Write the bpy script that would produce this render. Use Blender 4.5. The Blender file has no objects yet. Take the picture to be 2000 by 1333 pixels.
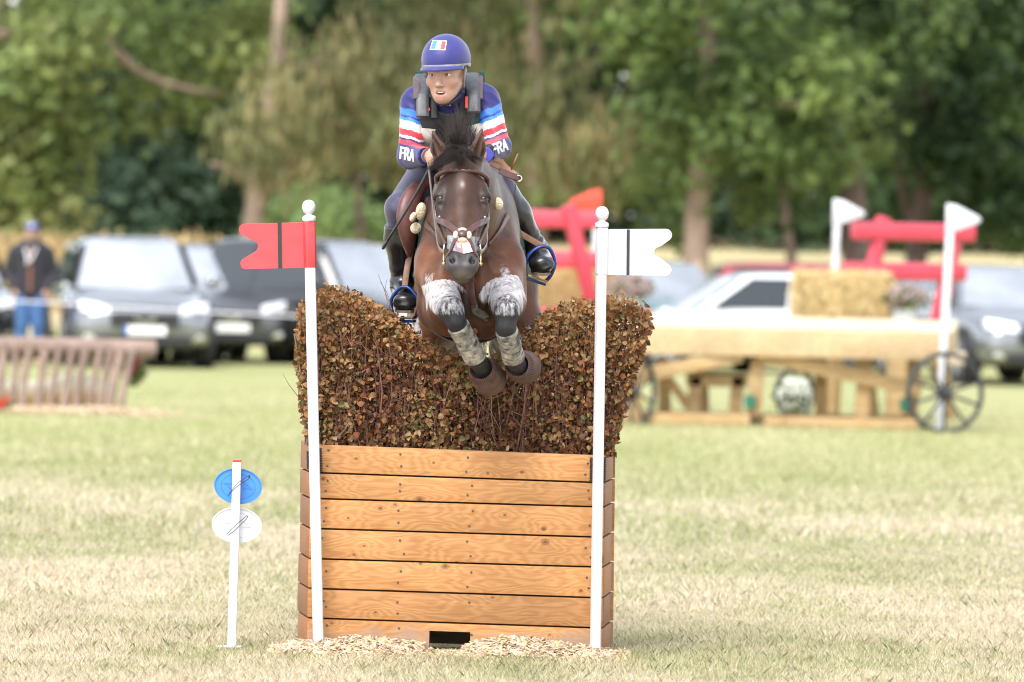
import bpy, bmesh, math, random
import numpy as np
from mathutils import Vector, Matrix
from mathutils.bvhtree import BVHTree

R = math.radians
rng = np.random.default_rng(7)
random.seed(7)
scn = bpy.context.scene
COL = scn.collection

# ------------------------------------------------------------------ camera
FPX, CAMD, CAMH = 12250.0, 25.0, 1.64          # focal length in photo pixels, metres to the fence, eye height
_th, _ph = math.atan(189.5 / FPX), R(1.2)
FW = np.array([0, math.cos(_th), -math.sin(_th)])
_u0 = np.array([0, math.sin(_th), math.cos(_th)])
RT = math.cos(_ph) * np.array([1.0, 0, 0]) + math.sin(_ph) * _u0
UP = -math.sin(_ph) * np.array([1.0, 0, 0]) + math.cos(_ph) * _u0
CAM = np.array([0, -CAMD, CAMH])
cd = bpy.data.cameras.new('camera')
cam = bpy.data.objects.new('camera', cd); COL.objects.link(cam)
cam.matrix_world = Matrix(((RT[0], UP[0], -FW[0], CAM[0]), (RT[1], UP[1], -FW[1], CAM[1]),
                           (RT[2], UP[2], -FW[2], CAM[2]), (0, 0, 0, 1)))
cd.sensor_width = 36; cd.lens = FPX * 36 / 2000
cd.clip_start = 1; cd.clip_end = 2000
cd.dof.use_dof = True; cd.dof.focus_distance = CAMD - 0.15; cd.dof.aperture_fstop = 3.6
scn.camera = cam

# ------------------------------------------------------------------ sky, sun, exposure
SUN_EL, SUN_AZ = R(56), R(203)                   # sun behind the camera's left shoulder, veiled by thin cloud
w = bpy.data.worlds.new('World'); scn.world = w; w.use_nodes = True
nt = w.node_tree; nt.nodes.clear()
sky = nt.nodes.new('ShaderNodeTexSky'); sky.sky_type = 'NISHITA'; sky.sun_disc = False
sky.sun_elevation = SUN_EL; sky.sun_rotation = SUN_AZ
sky.dust_density = 1.2; sky.air_density = 1.0; sky.ozone_density = 1.0
hs = nt.nodes.new('ShaderNodeHueSaturation'); hs.inputs['Saturation'].default_value = 0.36
bg = nt.nodes.new('ShaderNodeBackground'); bg.inputs[1].default_value = 0.15
out = nt.nodes.new('ShaderNodeOutputWorld')
nt.links.new(sky.outputs[0], hs.inputs['Color']); nt.links.new(hs.outputs[0], bg.inputs[0]); nt.links.new(bg.outputs[0], out.inputs[0])
sd = bpy.data.lights.new('sun', 'SUN'); sd.energy = 1.5; sd.angle = R(32); sd.color = (1.0, 0.97, 0.93)
sun = bpy.data.objects.new('sun', sd); COL.objects.link(sun)
_sdir = Vector((math.sin(SUN_AZ) * math.cos(SUN_EL), math.cos(SUN_AZ) * math.cos(SUN_EL), math.sin(SUN_EL)))
sun.rotation_euler = _sdir.to_track_quat('Z', 'Y').to_euler()
vs = scn.view_settings
vs.view_transform = 'Standard'; vs.look = 'None'; vs.gamma = 1.0; vs.use_curve_mapping = False
vs.exposure = 1.6
scn.cycles.use_denoising = True; scn.cycles.filter_width = 1.1
scn.cycles.max_bounces = 7; scn.cycles.transparent_max_bounces = 8
scn.cycles.sample_clamp_indirect = 4.0

# ------------------------------------------------------------------ picture -> place helpers
def P(px, py, Y):
    """world point at depth Y (metres behind the fence face) that stands where the photo shows (px, py)"""
    d = FW * FPX + RT * (px - 1000) - UP * (py - 666.5)
    return CAM + d * ((Y + CAMD) / d[1])
def S(Y): return FPX / (Y + CAMD)                # photo pixels per metre at depth Y
def G(px, Y):
    """ground point below photo column px at depth Y"""
    p = P(px, 477, Y); return np.array([p[0], Y, 0.0])
def V(*a): return np.array(a, float)
def nrm(v): v = np.asarray(v, float); return v / max(np.linalg.norm(v), 1e-9)

# ------------------------------------------------------------------ materials
MATS = {}
def _nodes(name):
    m = bpy.data.materials.new(name); m.use_nodes = True
    return m, m.node_tree, m.node_tree.nodes['Principled BSDF']
def mat(name, c, rough=.55, var=.12, scale=12, bump=0, bscale=60, metal=0, coat=0, sheen=0, spec=.5, rvar=0.0, stretch=None, c2=None, sub=0, trans=0):
    if name in MATS: return MATS[name]
    m, t, b = _nodes(name); L = t.links; N = t.nodes.new
    tc = N('ShaderNodeTexCoord'); src = tc.outputs['Object']
    if stretch:
        mp = N('ShaderNodeMapping'); mp.inputs['Scale'].default_value = stretch; L.new(src, mp.inputs[0]); src = mp.outputs[0]
    n = N('ShaderNodeTexNoise'); n.inputs['Scale'].default_value = scale; n.inputs['Detail'].default_value = 6; n.inputs['Roughness'].default_value = .6
    L.new(src, n.inputs['Vector'])
    mx = N('ShaderNodeMix'); mx.data_type = 'RGBA'
    lo = tuple(max(0, x * (1 - var)) for x in c); hi = tuple(min(1, x * (1 + var)) for x in (c2 or c))
    mx.inputs[6].default_value = (*lo, 1); mx.inputs[7].default_value = (*hi, 1)
    rr = N('ShaderNodeMapRange'); rr.inputs[1].default_value = .35; rr.inputs[2].default_value = .65
    L.new(n.outputs['Fac'], rr.inputs[0]); L.new(rr.outputs[0], mx.inputs[0]); L.new(mx.outputs[2], b.inputs['Base Color'])
    b.inputs['Roughness'].default_value = rough; b.inputs['Metallic'].default_value = metal
    b.inputs['Coat Weight'].default_value = coat; b.inputs['Sheen Weight'].default_value = sheen
    b.inputs['Specular IOR Level'].default_value = spec
    b.inputs['Transmission Weight'].default_value = trans
    if rvar:
        r2 = N('ShaderNodeMapRange'); r2.inputs[3].default_value = max(0, rough - rvar); r2.inputs[4].default_value = min(1, rough + rvar)
        L.new(n.outputs['Fac'], r2.inputs[0]); L.new(r2.outputs[0], b.inputs['Roughness'])
    if sub:
        b.inputs['Subsurface Weight'].default_value = sub; b.inputs['Subsurface Radius'].default_value = (.02, .008, .004); b.inputs['Subsurface Scale'].default_value = .5
    if bump:
        n2 = N('ShaderNodeTexNoise'); n2.inputs['Scale'].default_value = bscale; n2.inputs['Detail'].default_value = 4; L.new(src, n2.inputs['Vector'])
        bp = N('ShaderNodeBump'); bp.inputs['Strength'].default_value = bump; bp.inputs['Distance'].default_value = .01
        L.new(n2.outputs['Fac'], bp.inputs['Height']); L.new(bp.outputs[0], b.inputs['Normal'])
    MATS[name] = m; return m
def vmat(name, rough=.6, var=.25, scale=30, bump=0, bscale=80, trans=0, sheen=0, spec=.4, stretch=None, sub=0):
    """colour read from the mesh's own 'col' attribute, broken up by noise"""
    if name in MATS: return MATS[name]
    m, t, b = _nodes(name); L = t.links; N = t.nodes.new
    a = N('ShaderNodeAttribute'); a.attribute_name = 'col'
    tc = N('ShaderNodeTexCoord'); src = tc.outputs['Object']
    if stretch:
        mp = N('ShaderNodeMapping'); mp.inputs['Scale'].default_value = stretch; L.new(src, mp.inputs[0]); src = mp.outputs[0]
    n = N('ShaderNodeTexNoise'); n.inputs['Scale'].default_value = scale; n.inputs['Detail'].default_value = 5; L.new(src, n.inputs['Vector'])
    r = N('ShaderNodeMapRange'); r.inputs[1].default_value = .3; r.inputs[2].default_value = .7; r.inputs[3].default_value = 1 - var; r.inputs[4].default_value = 1 + var
    L.new(n.outputs['Fac'], r.inputs[0])
    vm = N('ShaderNodeVectorMath'); vm.operation = 'SCALE'; L.new(a.outputs['Color'], vm.inputs[0]); L.new(r.outputs[0], vm.inputs['Scale'])
    L.new(vm.outputs[0], b.inputs['Base Color'])
    b.inputs['Roughness'].default_value = rough; b.inputs['Sheen Weight'].default_value = sheen; b.inputs['Specular IOR Level'].default_value = spec
    if sub:
        b.inputs['Subsurface Weight'].default_value = sub; b.inputs['Subsurface Radius'].default_value = (.02, .008, .004); b.inputs['Subsurface Scale'].default_value = .4
    if bump:
        n2 = N('ShaderNodeTexNoise'); n2.inputs['Scale'].default_value = bscale; n2.inputs['Detail'].default_value = 4; L.new(src, n2.inputs['Vector'])
        bp = N('ShaderNodeBump'); bp.inputs['Strength'].default_value = bump; bp.inputs['Distance'].default_value = .01
        L.new(n2.outputs['Fac'], bp.inputs['Height']); L.new(bp.outputs[0], b.inputs['Normal'])
    if trans:                                    # thin leaves let light through
        tr = N('ShaderNodeBsdfTranslucent'); L.new(vm.outputs[0], tr.inputs['Color'])
        ms = N('ShaderNodeMixShader'); ms.inputs[0].default_value = trans
        o = t.nodes['Material Output']; L.new(b.outputs[0], ms.inputs[1]); L.new(tr.outputs[0], ms.inputs[2]); L.new(ms.outputs[0], o.inputs[0])
    MATS[name] = m; return m

# ------------------------------------------------------------------ object helpers
def tag(o, label=None, cat=None, group=None, kind=None):
    for k, v in (('label', label), ('category', cat), ('group', group), ('kind', kind)):
        if v: o[k] = v
    return o
def root(name, loc, label, cat, group=None):
    o = bpy.data.objects.new(name, None); COL.objects.link(o); o.location = [float(x) for x in loc]; o.empty_display_size = .1
    return tag(o, label, cat, group)
def attach(o, parent):
    if parent is not None:
        o.parent = parent
        if parent.type == 'EMPTY': o.matrix_parent_inverse = parent.matrix_basis.inverted()
    return o
def np_mesh(name, Vt, Fc, col=None, smooth=True):
    """fast mesh from arrays: Vt (n,3), Fc (m,k)"""
    me = bpy.data.meshes.new(name); Vt = np.ascontiguousarray(Vt, np.float32); Fc = np.ascontiguousarray(Fc, np.int32)
    k = Fc.shape[1]
    me.vertices.add(len(Vt)); me.vertices.foreach_set('co', Vt.ravel())
    me.loops.add(Fc.size); me.loops.foreach_set('vertex_index', Fc.ravel())
    me.polygons.add(len(Fc)); me.polygons.foreach_set('loop_start', np.arange(0, Fc.size, k, dtype=np.int32))
    me.polygons.foreach_set('loop_total', np.full(len(Fc), k, np.int32))
    if smooth: me.polygons.foreach_set('use_smooth', np.ones(len(Fc), bool))
    if col is not None:
        a = me.color_attributes.new('col', 'FLOAT_COLOR', 'POINT')
        c = np.ones((len(Vt), 4), np.float32); c[:, :col.shape[1]] = col; a.data.foreach_set('color', c.ravel())
    me.update(calc_edges=True); me.validate(); return me
def put(name, me, material, parent=None):
    o = bpy.data.objects.new(name, me); COL.objects.link(o)
    if material and not me.materials: me.materials.append(material)
    return attach(o, parent)
def copy_tree(o, delta, label=None):
    c = o.copy(); COL.objects.link(c); c.location = Vector(o.location) + Vector([float(x) for x in delta])
    if label: c['label'] = label
    def rec(src, dst):
        for ch in src.children:
            d = ch.copy(); COL.objects.link(d); d.parent = dst; rec(ch, d)
    rec(o, c); return c

class MB:
    """collects simple solids into one mesh"""
    def __init__(s): s.v = []; s.f = []
    def add(s, vs, fs):
        n = len(s.v); s.v += [tuple(map(float, x)) for x in vs]; s.f += [tuple(i + n for i in q) for q in fs]; return s
    def hexa(s, p):                              # 0-3 bottom ring, 4-7 top ring
        return s.add(p, [(0, 3, 2, 1), (4, 5, 6, 7), (0, 1, 5, 4), (1, 2, 6, 5), (2, 3, 7, 6), (3, 0, 4, 7)])
    def box(s, c, size, M=None):
        c = np.asarray(c, float); h = np.asarray(size, float) / 2; M = np.eye(3) if M is None else np.asarray(M)
        q = [V(x, y, z) * h for z in (-1, 1) for x, y in ((-1, -1), (1, -1), (1, 1), (-1, 1))]
        return s.hexa([c + M @ a for a in q])
    def beam(s, a, b, wd, ht, side=None):        # square bar from a to b; ht along 'side' cross axis
        a = np.asarray(a, float); b = np.asarray(b, float); d = nrm(b - a)
        up = np.asarray(side if side is not None else ((0, 0, 1) if abs(d[2]) < .9 else (0, 1, 0)), float)
        x = nrm(np.cross(d, up)); y = nrm(np.cross(x, d))
        c = [x * i * wd / 2 + y * j * ht / 2 for i, j in ((-1, -1), (1, -1), (1, 1), (-1, 1))]
        return s.hexa([a + k for k in c] + [b + k for k in c])
    def tube(s, pts, rad, n=8, side=None, ratio=1.0, closed=False):
        pts = [np.asarray(p, float) for p in pts]; m = len(pts)
        rad = [rad] * m if np.isscalar(rad) else list(rad)
        T = []
        for i in range(m):
            a = pts[(i - 1) % m] if (closed or i) else pts[i]; b = pts[(i + 1) % m] if (closed or i < m - 1) else pts[i]
            T.append(nrm(b - a))
        x = np.asarray(side, float) if side is not None else (V(0, 0, 1) if abs(T[0][2]) < .9 else V(1, 0, 0))
        vs, fs = [], []
        for i in range(m):
            x = nrm(x - T[i] * np.dot(x, T[i])); y = np.cross(T[i], x)
            for k in range(n):
                a = 2 * math.pi * k / n
                vs.append(pts[i] + rad[i] * (math.cos(a) * x * ratio + math.sin(a) * y))
        for i in range(m if closed else m - 1):
            j = (i + 1) % m
            for k in range(n):
                k2 = (k + 1) % n; fs.append((i * n + k, i * n + k2, j * n + k2, j * n + k))
        if not closed: fs += [tuple(range(n - 1, -1, -1)), tuple((m - 1) * n + k for k in range(n))]
        return s.add(vs, fs)
    def strap(s, pts, nor, wd, th):              # flat band, nor = outward normal at each point
        vs, fs = [], []; m = len(pts); pts = [np.asarray(p, float) for p in pts]
        for i in range(m):
            t = nrm(pts[min(i + 1, m - 1)] - pts[max(i - 1, 0)]); n = nrm(nor[i] - t * np.dot(nor[i], t)); x = np.cross(t, n)
            for a, b in ((-.5, -.5), (.5, -.5), (.5, .3), (.3, .5), (-.3, .5), (-.5, .3)): vs.append(pts[i] + x * a * wd + n * b * th)
        for i in range(m - 1):
            for k in range(6): fs.append((i * 6 + k, i * 6 + (k + 1) % 6, i * 6 + 6 + (k + 1) % 6, i * 6 + 6 + k))
        fs += [tuple(range(5, -1, -1)), tuple((m - 1) * 6 + k for k in range(6))]
        return s.add(vs, fs)
    def lathe(s, o, ax, prof, n=16, ref=None):   # prof: (radius, height along ax)
        o = np.asarray(o, float); ax = nrm(ax)
        x = nrm(np.cross(ax, (0, 0, 1) if abs(ax[2]) < .9 else (1, 0, 0))) if ref is None else nrm(ref - ax * np.dot(ref, ax)); y = np.cross(ax, x)
        vs, fs = [], []; m = len(prof)
        for r, h in prof:
            for k in range(n):
                a = 2 * math.pi * k / n; vs.append(o + ax * h + r * (math.cos(a) * x + math.sin(a) * y))
        for i in range(m - 1):
            for k in range(n): fs.append((i * n + k, i * n + (k + 1) % n, i * n + n + (k + 1) % n, i * n + n + k))
        if prof[0][0] > 1e-4: fs.append(tuple(range(n - 1, -1, -1)))
        if prof[-1][0] > 1e-4: fs.append(tuple((m - 1) * n + k for k in range(n)))
        return s.add(vs, fs)
    def ball(s, c, r, n=12, M=None):
        r = V(r, r, r) if np.isscalar(r) else np.asarray(r, float); c = np.asarray(c, float); M = np.eye(3) if M is None else M
        h = n // 2; vs = []; fs = []
        for i in range(h + 1):
            a = math.pi * i / h
            for k in range(n):
                b = 2 * math.pi * k / n; vs.append(c + M @ (r * V(math.sin(a) * math.cos(b), math.sin(a) * math.sin(b), math.cos(a))))
        for i in range(h):
            for k in range(n): fs.append((i * n + k, i * n + n + k, i * n + n + (k + 1) % n, i * n + (k + 1) % n))
        return s.add(vs, fs)
    def plate(s, poly, n, th):                   # extruded outline
        n = nrm(n) * th / 2; poly = [np.asarray(p, float) for p in poly]; m = len(poly)
        return s.add([p + n for p in poly] + [p - n for p in poly],
                     [tuple(range(m)), tuple(range(2 * m - 1, m - 1, -1))] + [(k, m + k, m + (k + 1) % m, (k + 1) % m) for k in range(m)])
    def build(s, name, material, parent=None, smooth=False, bevel=0, subsurf=0):
        me = bpy.data.meshes.new(name); me.from_pydata(s.v, [], s.f); me.validate()
        bm = bmesh.new(); bm.from_mesh(me); bmesh.ops.remove_doubles(bm, verts=bm.verts, dist=1e-6)
        bmesh.ops.recalc_face_normals(bm, faces=bm.faces)
        if bevel: bmesh.ops.bevel(bm, geom=list(bm.edges), offset=bevel, segments=2, affect='EDGES', profile=.6, clamp_overlap=True)
        bm.to_mesh(me); bm.free()
        if smooth:
            me.polygons.foreach_set('use_smooth', np.ones(len(me.polygons), bool))
            if smooth == 'auto': me.set_sharp_from_angle(angle=R(40))
        o = put(name, me, material, parent)
        if subsurf:
            md = o.modifiers.new('smooth', 'SUBSURF'); md.levels = md.render_levels = subsurf
        return o
def spline(pts, n):
    """Catmull-Rom through pts, n samples"""
    p = np.asarray(pts, float); p = np.vstack([2 * p[0] - p[1], p, 2 * p[-1] - p[-2]]); m = len(p) - 3
    o = []
    for u in np.linspace(0, m - 1e-6, n):
        i = int(u); t = u - i; a, b, c, d = p[i:i + 4]
        o.append(.5 * ((2 * b) + (c - a) * t + (2 * a - 5 * b + 4 * c - d) * t * t + (3 * b - a - 3 * c + d) * t ** 3))
    return np.array(o)

# ------------------------------------------------------------------ implicit bodies: smooth unions of limbs, meshed as one skin
class Field:
    def __init__(s, xs, ys, zs):
        s.ax = [np.asarray(a, np.float32) for a in (xs, ys, zs)]; s.F = np.full([len(a) for a in s.ax], .3, np.float32)
    def _sub(s, lo, hi, pad):
        sl = tuple(slice(max(0, int(np.searchsorted(a, l - pad)) - 1), int(np.searchsorted(a, h + pad)) + 1) for a, l, h in zip(s.ax, lo, hi))
        g = (s.ax[0][sl[0]][:, None, None], s.ax[1][sl[1]][None, :, None], s.ax[2][sl[2]][None, None, :])
        return sl, g
    def add(s, prim, k=.02, op='+', infl=0):
        fn, lo, hi = prim; sl, g = s._sub(lo, hi, k + .03 + abs(infl)); A = s.F[sl]
        if A.size == 0: return s
        d = (fn(*g) - infl).astype(np.float32)
        if op == '+': h = np.maximum(k - np.abs(A - d), 0) if k > 0 else 0; s.F[sl] = np.minimum(A, d) - (h * h * (.25 / k) if k > 0 else 0)
        else: d = -d; h = np.maximum(k - np.abs(A - d), 0); s.F[sl] = np.maximum(A, d) + h * h * (.25 / k)
        return s
    def cut(s, fn, k=.004):                      # keep where fn <= 0
        g = (s.ax[0][:, None, None], s.ax[1][None, :, None], s.ax[2][None, None, :])
        d = fn(*g).astype(np.float32); d = np.broadcast_to(d, s.F.shape); h = np.maximum(k - np.abs(s.F - d), 0); s.F = np.maximum(s.F, d) + h * h * (.25 / k); return s
    def mesh(s):
        Fv = s.F; Fv[0] = Fv[-1] = .3; Fv[:, 0] = Fv[:, -1] = .3; Fv[:, :, 0] = Fv[:, :, -1] = .3
        ins = Fv < 0
        def corner(a, i, j, k): n = a.shape; return a[i:n[0] - 1 + i, j:n[1] - 1 + j, k:n[2] - 1 + k]
        cnt = sum(corner(ins, i, j, k).astype(np.int8) for i in (0, 1) for j in (0, 1) for k in (0, 1))
        I = np.argwhere((cnt > 0) & (cnt < 8)); N = len(I)
        idm = np.full(cnt.shape, -1, np.int32); idm[tuple(I.T)] = np.arange(N)
        acc = np.zeros((N, 3)); num = np.zeros(N)
        C = [(i, j, k) for i in (0, 1) for j in (0, 1) for k in (0, 1)]
        X = s.ax
        for a in C:
            for d in range(3):
                if a[d]: continue
                b = list(a); b[d] = 1
                ia = I + a; ib = I + b
                fa = Fv[tuple(ia.T)]; fb = Fv[tuple(ib.T)]; mk = (fa < 0) != (fb < 0)
                t = np.where(mk, fa / np.where(mk, fa - fb, 1), 0)
                for q in range(3):
                    pa = X[q][ia[:, q]]; pb = X[q][ib[:, q]]; acc[:, q] += np.where(mk, pa + (pb - pa) * t, 0)
                num += mk
        Vt = acc / num[:, None]
        quads = []
        for d in range(3):
            n = Fv.shape; s0 = [slice(None)] * 3; s1 = [slice(None)] * 3; s0[d] = slice(0, n[d] - 1); s1[d] = slice(1, n[d])
            A = ins[tuple(s0)]; B = ins[tuple(s1)]; E = np.argwhere(A != B)
            flip = B[tuple(E.T)]
            u, v = (d + 1) % 3, (d + 2) % 3
            cs = []
            for du, dv in ((-1, -1), (0, -1), (0, 0), (-1, 0)):
                c = E.copy(); c[:, u] += du; c[:, v] += dv; cs.append(idm[tuple(c.T)])
            q = np.stack(cs, 1); q[flip] = q[flip][:, ::-1]; quads.append(q)
        return Vt, np.vstack(quads)
def cone(a, b, ra, rb, side=None, wa=None, wb=None):
    a = np.asarray(a, float); b = np.asarray(b, float); ba = b - a; L2 = max(float(ba @ ba), 1e-9)
    if side is not None: side = nrm(side)
    rm = max(ra, rb, wa or 0, wb or 0)
    def fn(x, y, z):
        px, py, pz = x - a[0], y - a[1], z - a[2]
        t = np.clip((px * ba[0] + py * ba[1] + pz * ba[2]) / L2, 0, 1)
        qx = px - ba[0] * t; qy = py - ba[1] * t; qz = pz - ba[2] * t; r = ra + (rb - ra) * t
        q2 = qx * qx + qy * qy + qz * qz
        if side is None: return np.sqrt(q2) - r
        qs = qx * side[0] + qy * side[1] + qz * side[2]; wv = wa + (wb - wa) * t
        return np.sqrt(np.maximum(q2 - qs * qs, 0) + qs * qs * (r / wv) ** 2) - r
    return fn, np.minimum(a, b) - rm, np.maximum(a, b) + rm
def ell(c, r, M=None):
    c = np.asarray(c, float); r = np.asarray(r, float); rm = r.max() if M is not None else r
    M = np.eye(3) if M is None else np.asarray(M)   # columns = local axes
    def fn(x, y, z):
        p = (x - c[0], y - c[1], z - c[2]); k0 = 0; k1 = 0
        for i in range(3):
            q = p[0] * M[0, i] + p[1] * M[1, i] + p[2] * M[2, i]; k0 = k0 + (q / r[i]) ** 2; k1 = k1 + (q / r[i] ** 2) ** 2
        k0 = np.sqrt(k0); k1 = np.sqrt(k1); return k0 * (k0 - 1) / np.maximum(k1, 1e-6)
    return fn, c - rm, c + rm
def axis(lo, hi, h): return np.arange(lo, hi + h, h)
def bvh_of(Vt, Fc): return BVHTree.FromPolygons([tuple(v) for v in Vt], [tuple(map(int, f)) for f in Fc])
def sst(x, a, b): t = np.clip((x - a) / (b - a), 0, 1); return t * t * (3 - 2 * t)

# ================================================================== the ground
def zg(x, y):                                    # the field rises behind the parked cars
    return 1.25 * sst(y, 61, 84) + .9 * sst(y, 84, 150) + 0 * x
def value_noise(x, y, s, seed=0):
    x = np.asarray(x) * s + 100; y = np.asarray(y) * s + 100
    g = np.random.default_rng(seed).random((256, 256)); xi = np.floor(x).astype(int); yi = np.floor(y).astype(int)
    fx = x - xi; fy = y - yi; fx = fx * fx * (3 - 2 * fx); fy = fy * fy * (3 - 2 * fy)
    a = g[xi % 256, yi % 256]; b = g[(xi + 1) % 256, yi % 256]; c = g[xi % 256, (yi + 1) % 256]; d = g[(xi + 1) % 256, (yi + 1) % 256]
    return (a * (1 - fx) + b * fx) * (1 - fy) + (c * (1 - fx) + d * fx) * fy
def greenness(x, y):                             # how green the parched turf is at a place
    n = .55 * value_noise(x, y * .45, .9, 1) + .3 * value_noise(x, y * .6, 2.3, 2) + .15 * value_noise(x, y, 6, 3)
    base = .37 + .16 * sst(y, 6, 22)
    return np.clip((n - (1 - base)) * 1.7 + .43, 0, 1)
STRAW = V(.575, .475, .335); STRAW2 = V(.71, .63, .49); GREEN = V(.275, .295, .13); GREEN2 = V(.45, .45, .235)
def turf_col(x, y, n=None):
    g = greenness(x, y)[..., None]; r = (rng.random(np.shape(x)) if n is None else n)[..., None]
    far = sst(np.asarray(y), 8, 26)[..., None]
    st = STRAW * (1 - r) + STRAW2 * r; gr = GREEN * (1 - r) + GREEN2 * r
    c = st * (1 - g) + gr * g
    return c * (1 - far) * (1 - .12 * sst(np.asarray(y), 2, 10)[..., None]) + (c * .30 + V(.41, .43, .165) * .70) * .66 * far  # far turf colour darkened to stand in for shade among blades
ys = np.concatenate([np.arange(-26, -3, 1.0), np.arange(-3, 14, .16), np.arange(14, 60, .8), np.arange(60, 170, 2.5), V(200, 300, 600, 1200)])
xs = np.concatenate([V(-600, -200, -80, -40), np.arange(-22, -4, 1.0), np.arange(-4, 4, .16), np.arange(4, 22.1, 1.0), V(40, 80, 200, 600)])
XX, YY = np.meshgrid(xs, ys, indexing='ij')
ZZ = zg(XX, YY) - .004
gc = turf_col(XX, YY, np.full(XX.shape, .35)) * (.70 + .30 * sst(YY, 14, 30))[..., None]  # near ground darkened in colour, imitating soil shaded by its blades
dry = sst(YY, 62, 70)[..., None] * (1 - .4 * sst(YY, 88, 100)[..., None])
gc = gc * (1 - dry) + V(.52, .41, .24) * dry
nx, ny = XX.shape; ii = np.arange(nx * ny).reshape(nx, ny)
q = np.stack([ii[:-1, :-1], ii[1:, :-1], ii[1:, 1:], ii[:-1, 1:]], -1).reshape(-1, 4)
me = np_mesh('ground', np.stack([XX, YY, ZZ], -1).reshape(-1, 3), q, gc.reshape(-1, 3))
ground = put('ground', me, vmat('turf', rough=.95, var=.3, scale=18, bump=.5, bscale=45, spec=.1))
tag(ground, 'parched pale field of short straw and green turf', None, kind='structure')

def chip_h(x, y):                                # height of the heap in front of the boards
    px = 1000 + x * 490
    h = np.interp(px, [545, 600, 650, 720, 830, 860, 905, 950, 1000, 1070, 1140, 1165, 1235], [.008, .036, .045, .058, .042, .016, .016, .05, .068, .062, .04, .042, .006])
    return h * np.clip(1 - (abs(y + .02) / .34) ** 1.5, 0, 1) * np.where((np.abs(px - 879) < 42) & (y > -.27), .2, 1)
# blades of grass: dense near the fence, thinning out behind
def grass(nb, y0, y1, hmin, hmax, wd, seed, xpad=1.0, tufts=0):
    r = np.random.default_rng(seed)
    y = y0 + (y1 - y0) * (r.random(nb) if y1 < 40 else 1 - np.sqrt(r.random(nb))); hw = (1000 / S(y)) + xpad; x = (r.random(nb) * 2 - 1) * hw
    if tufts:
        tx = (r.random(tufts) * 2 - 1) * 2.4; ty = y0 + (y1 - y0) * r.random(tufts); k = r.integers(0, tufts, nb)
        x = tx[k] + r.normal(0, .05, nb); y = ty[k] + r.normal(0, .05, nb)
    inside = ((y > .02) & (y < .55) & (x > -.83) & (x < .38)) | ((chip_h(x, y) > .012) & (r.random(len(x)) < .93))
    x = x[~inside]; y = y[~inside]; n = len(x)
    h = (hmin + (hmax - hmin) * r.random(n) ** 1.6) * (.75 + .6 * value_noise(x, y, 1.4, 9)); a = r.random(n) * 6.283
    lean = h * (.25 + .75 * r.random(n)); wv = wd * (.6 + .8 * r.random(n))
    bx, by = np.cos(a), np.sin(a); f = r.random(n) * 6.283; lx, ly = np.cos(f), np.sin(f)
    z0 = np.zeros(n)
    A = np.stack([x - bx * wv, y - by * wv, z0], 1); B = np.stack([x + bx * wv, y + by * wv, z0], 1)
    m1 = np.stack([x + lx * lean * .35 + bx * wv * .7, y + ly * lean * .35 + by * wv * .7, h * .6], 1)
    m0 = np.stack([x + lx * lean * .35 - bx * wv * .7, y + ly * lean * .35 - by * wv * .7, h * .6], 1)
    T = np.stack([x + lx * lean, y + ly * lean, h], 1)
    Vt = np.stack([A, B, m1, T, m0], 1).reshape(-1, 3); Fc = np.arange(n * 5).reshape(n, 5)
    g = greenness(x, y); isg = r.random(n) < (.12 + .8 * g); t = r.random((n, 1))
    c = np.where(isg[:, None], GREEN * (1 - t) + GREEN2 * 1.15 * t, STRAW * (1 - t) + STRAW2 * 1.12 * t)
    far = sst(y, 8, 24)[:, None] * .5; c = c * (1 - far) + V(.45, .475, .20) * far
    if tufts: c = GREEN * (1 - t) + GREEN2 * t
    return Vt, Fc, np.repeat(c, 5, 0)
gm = vmat('grass_blade', rough=.7, var=.12, scale=4, trans=.45, spec=.25)
for nb, y0, y1, h0, h1, wd, sd_, tf in ((420000, -3.2, 3.2, .008, .034, .0010, 11, 0), (150000, 3.2, 10, .012, .042, .0020, 12, 0), (90000, 10, 44, .02, .055, .005, 13, 0), (7000, -1.6, 1.5, .015, .045, .0011, 14, 120)):
    Vt, Fc, c = grass(nb, y0, y1, h0, h1, wd, sd_, tufts=tf)
    o = put('grass', np_mesh('grass', Vt, Fc, c, smooth=False), gm)
    tag(o, 'short dry straw-coloured grass with green tufts', None, kind='stuff')

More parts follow.
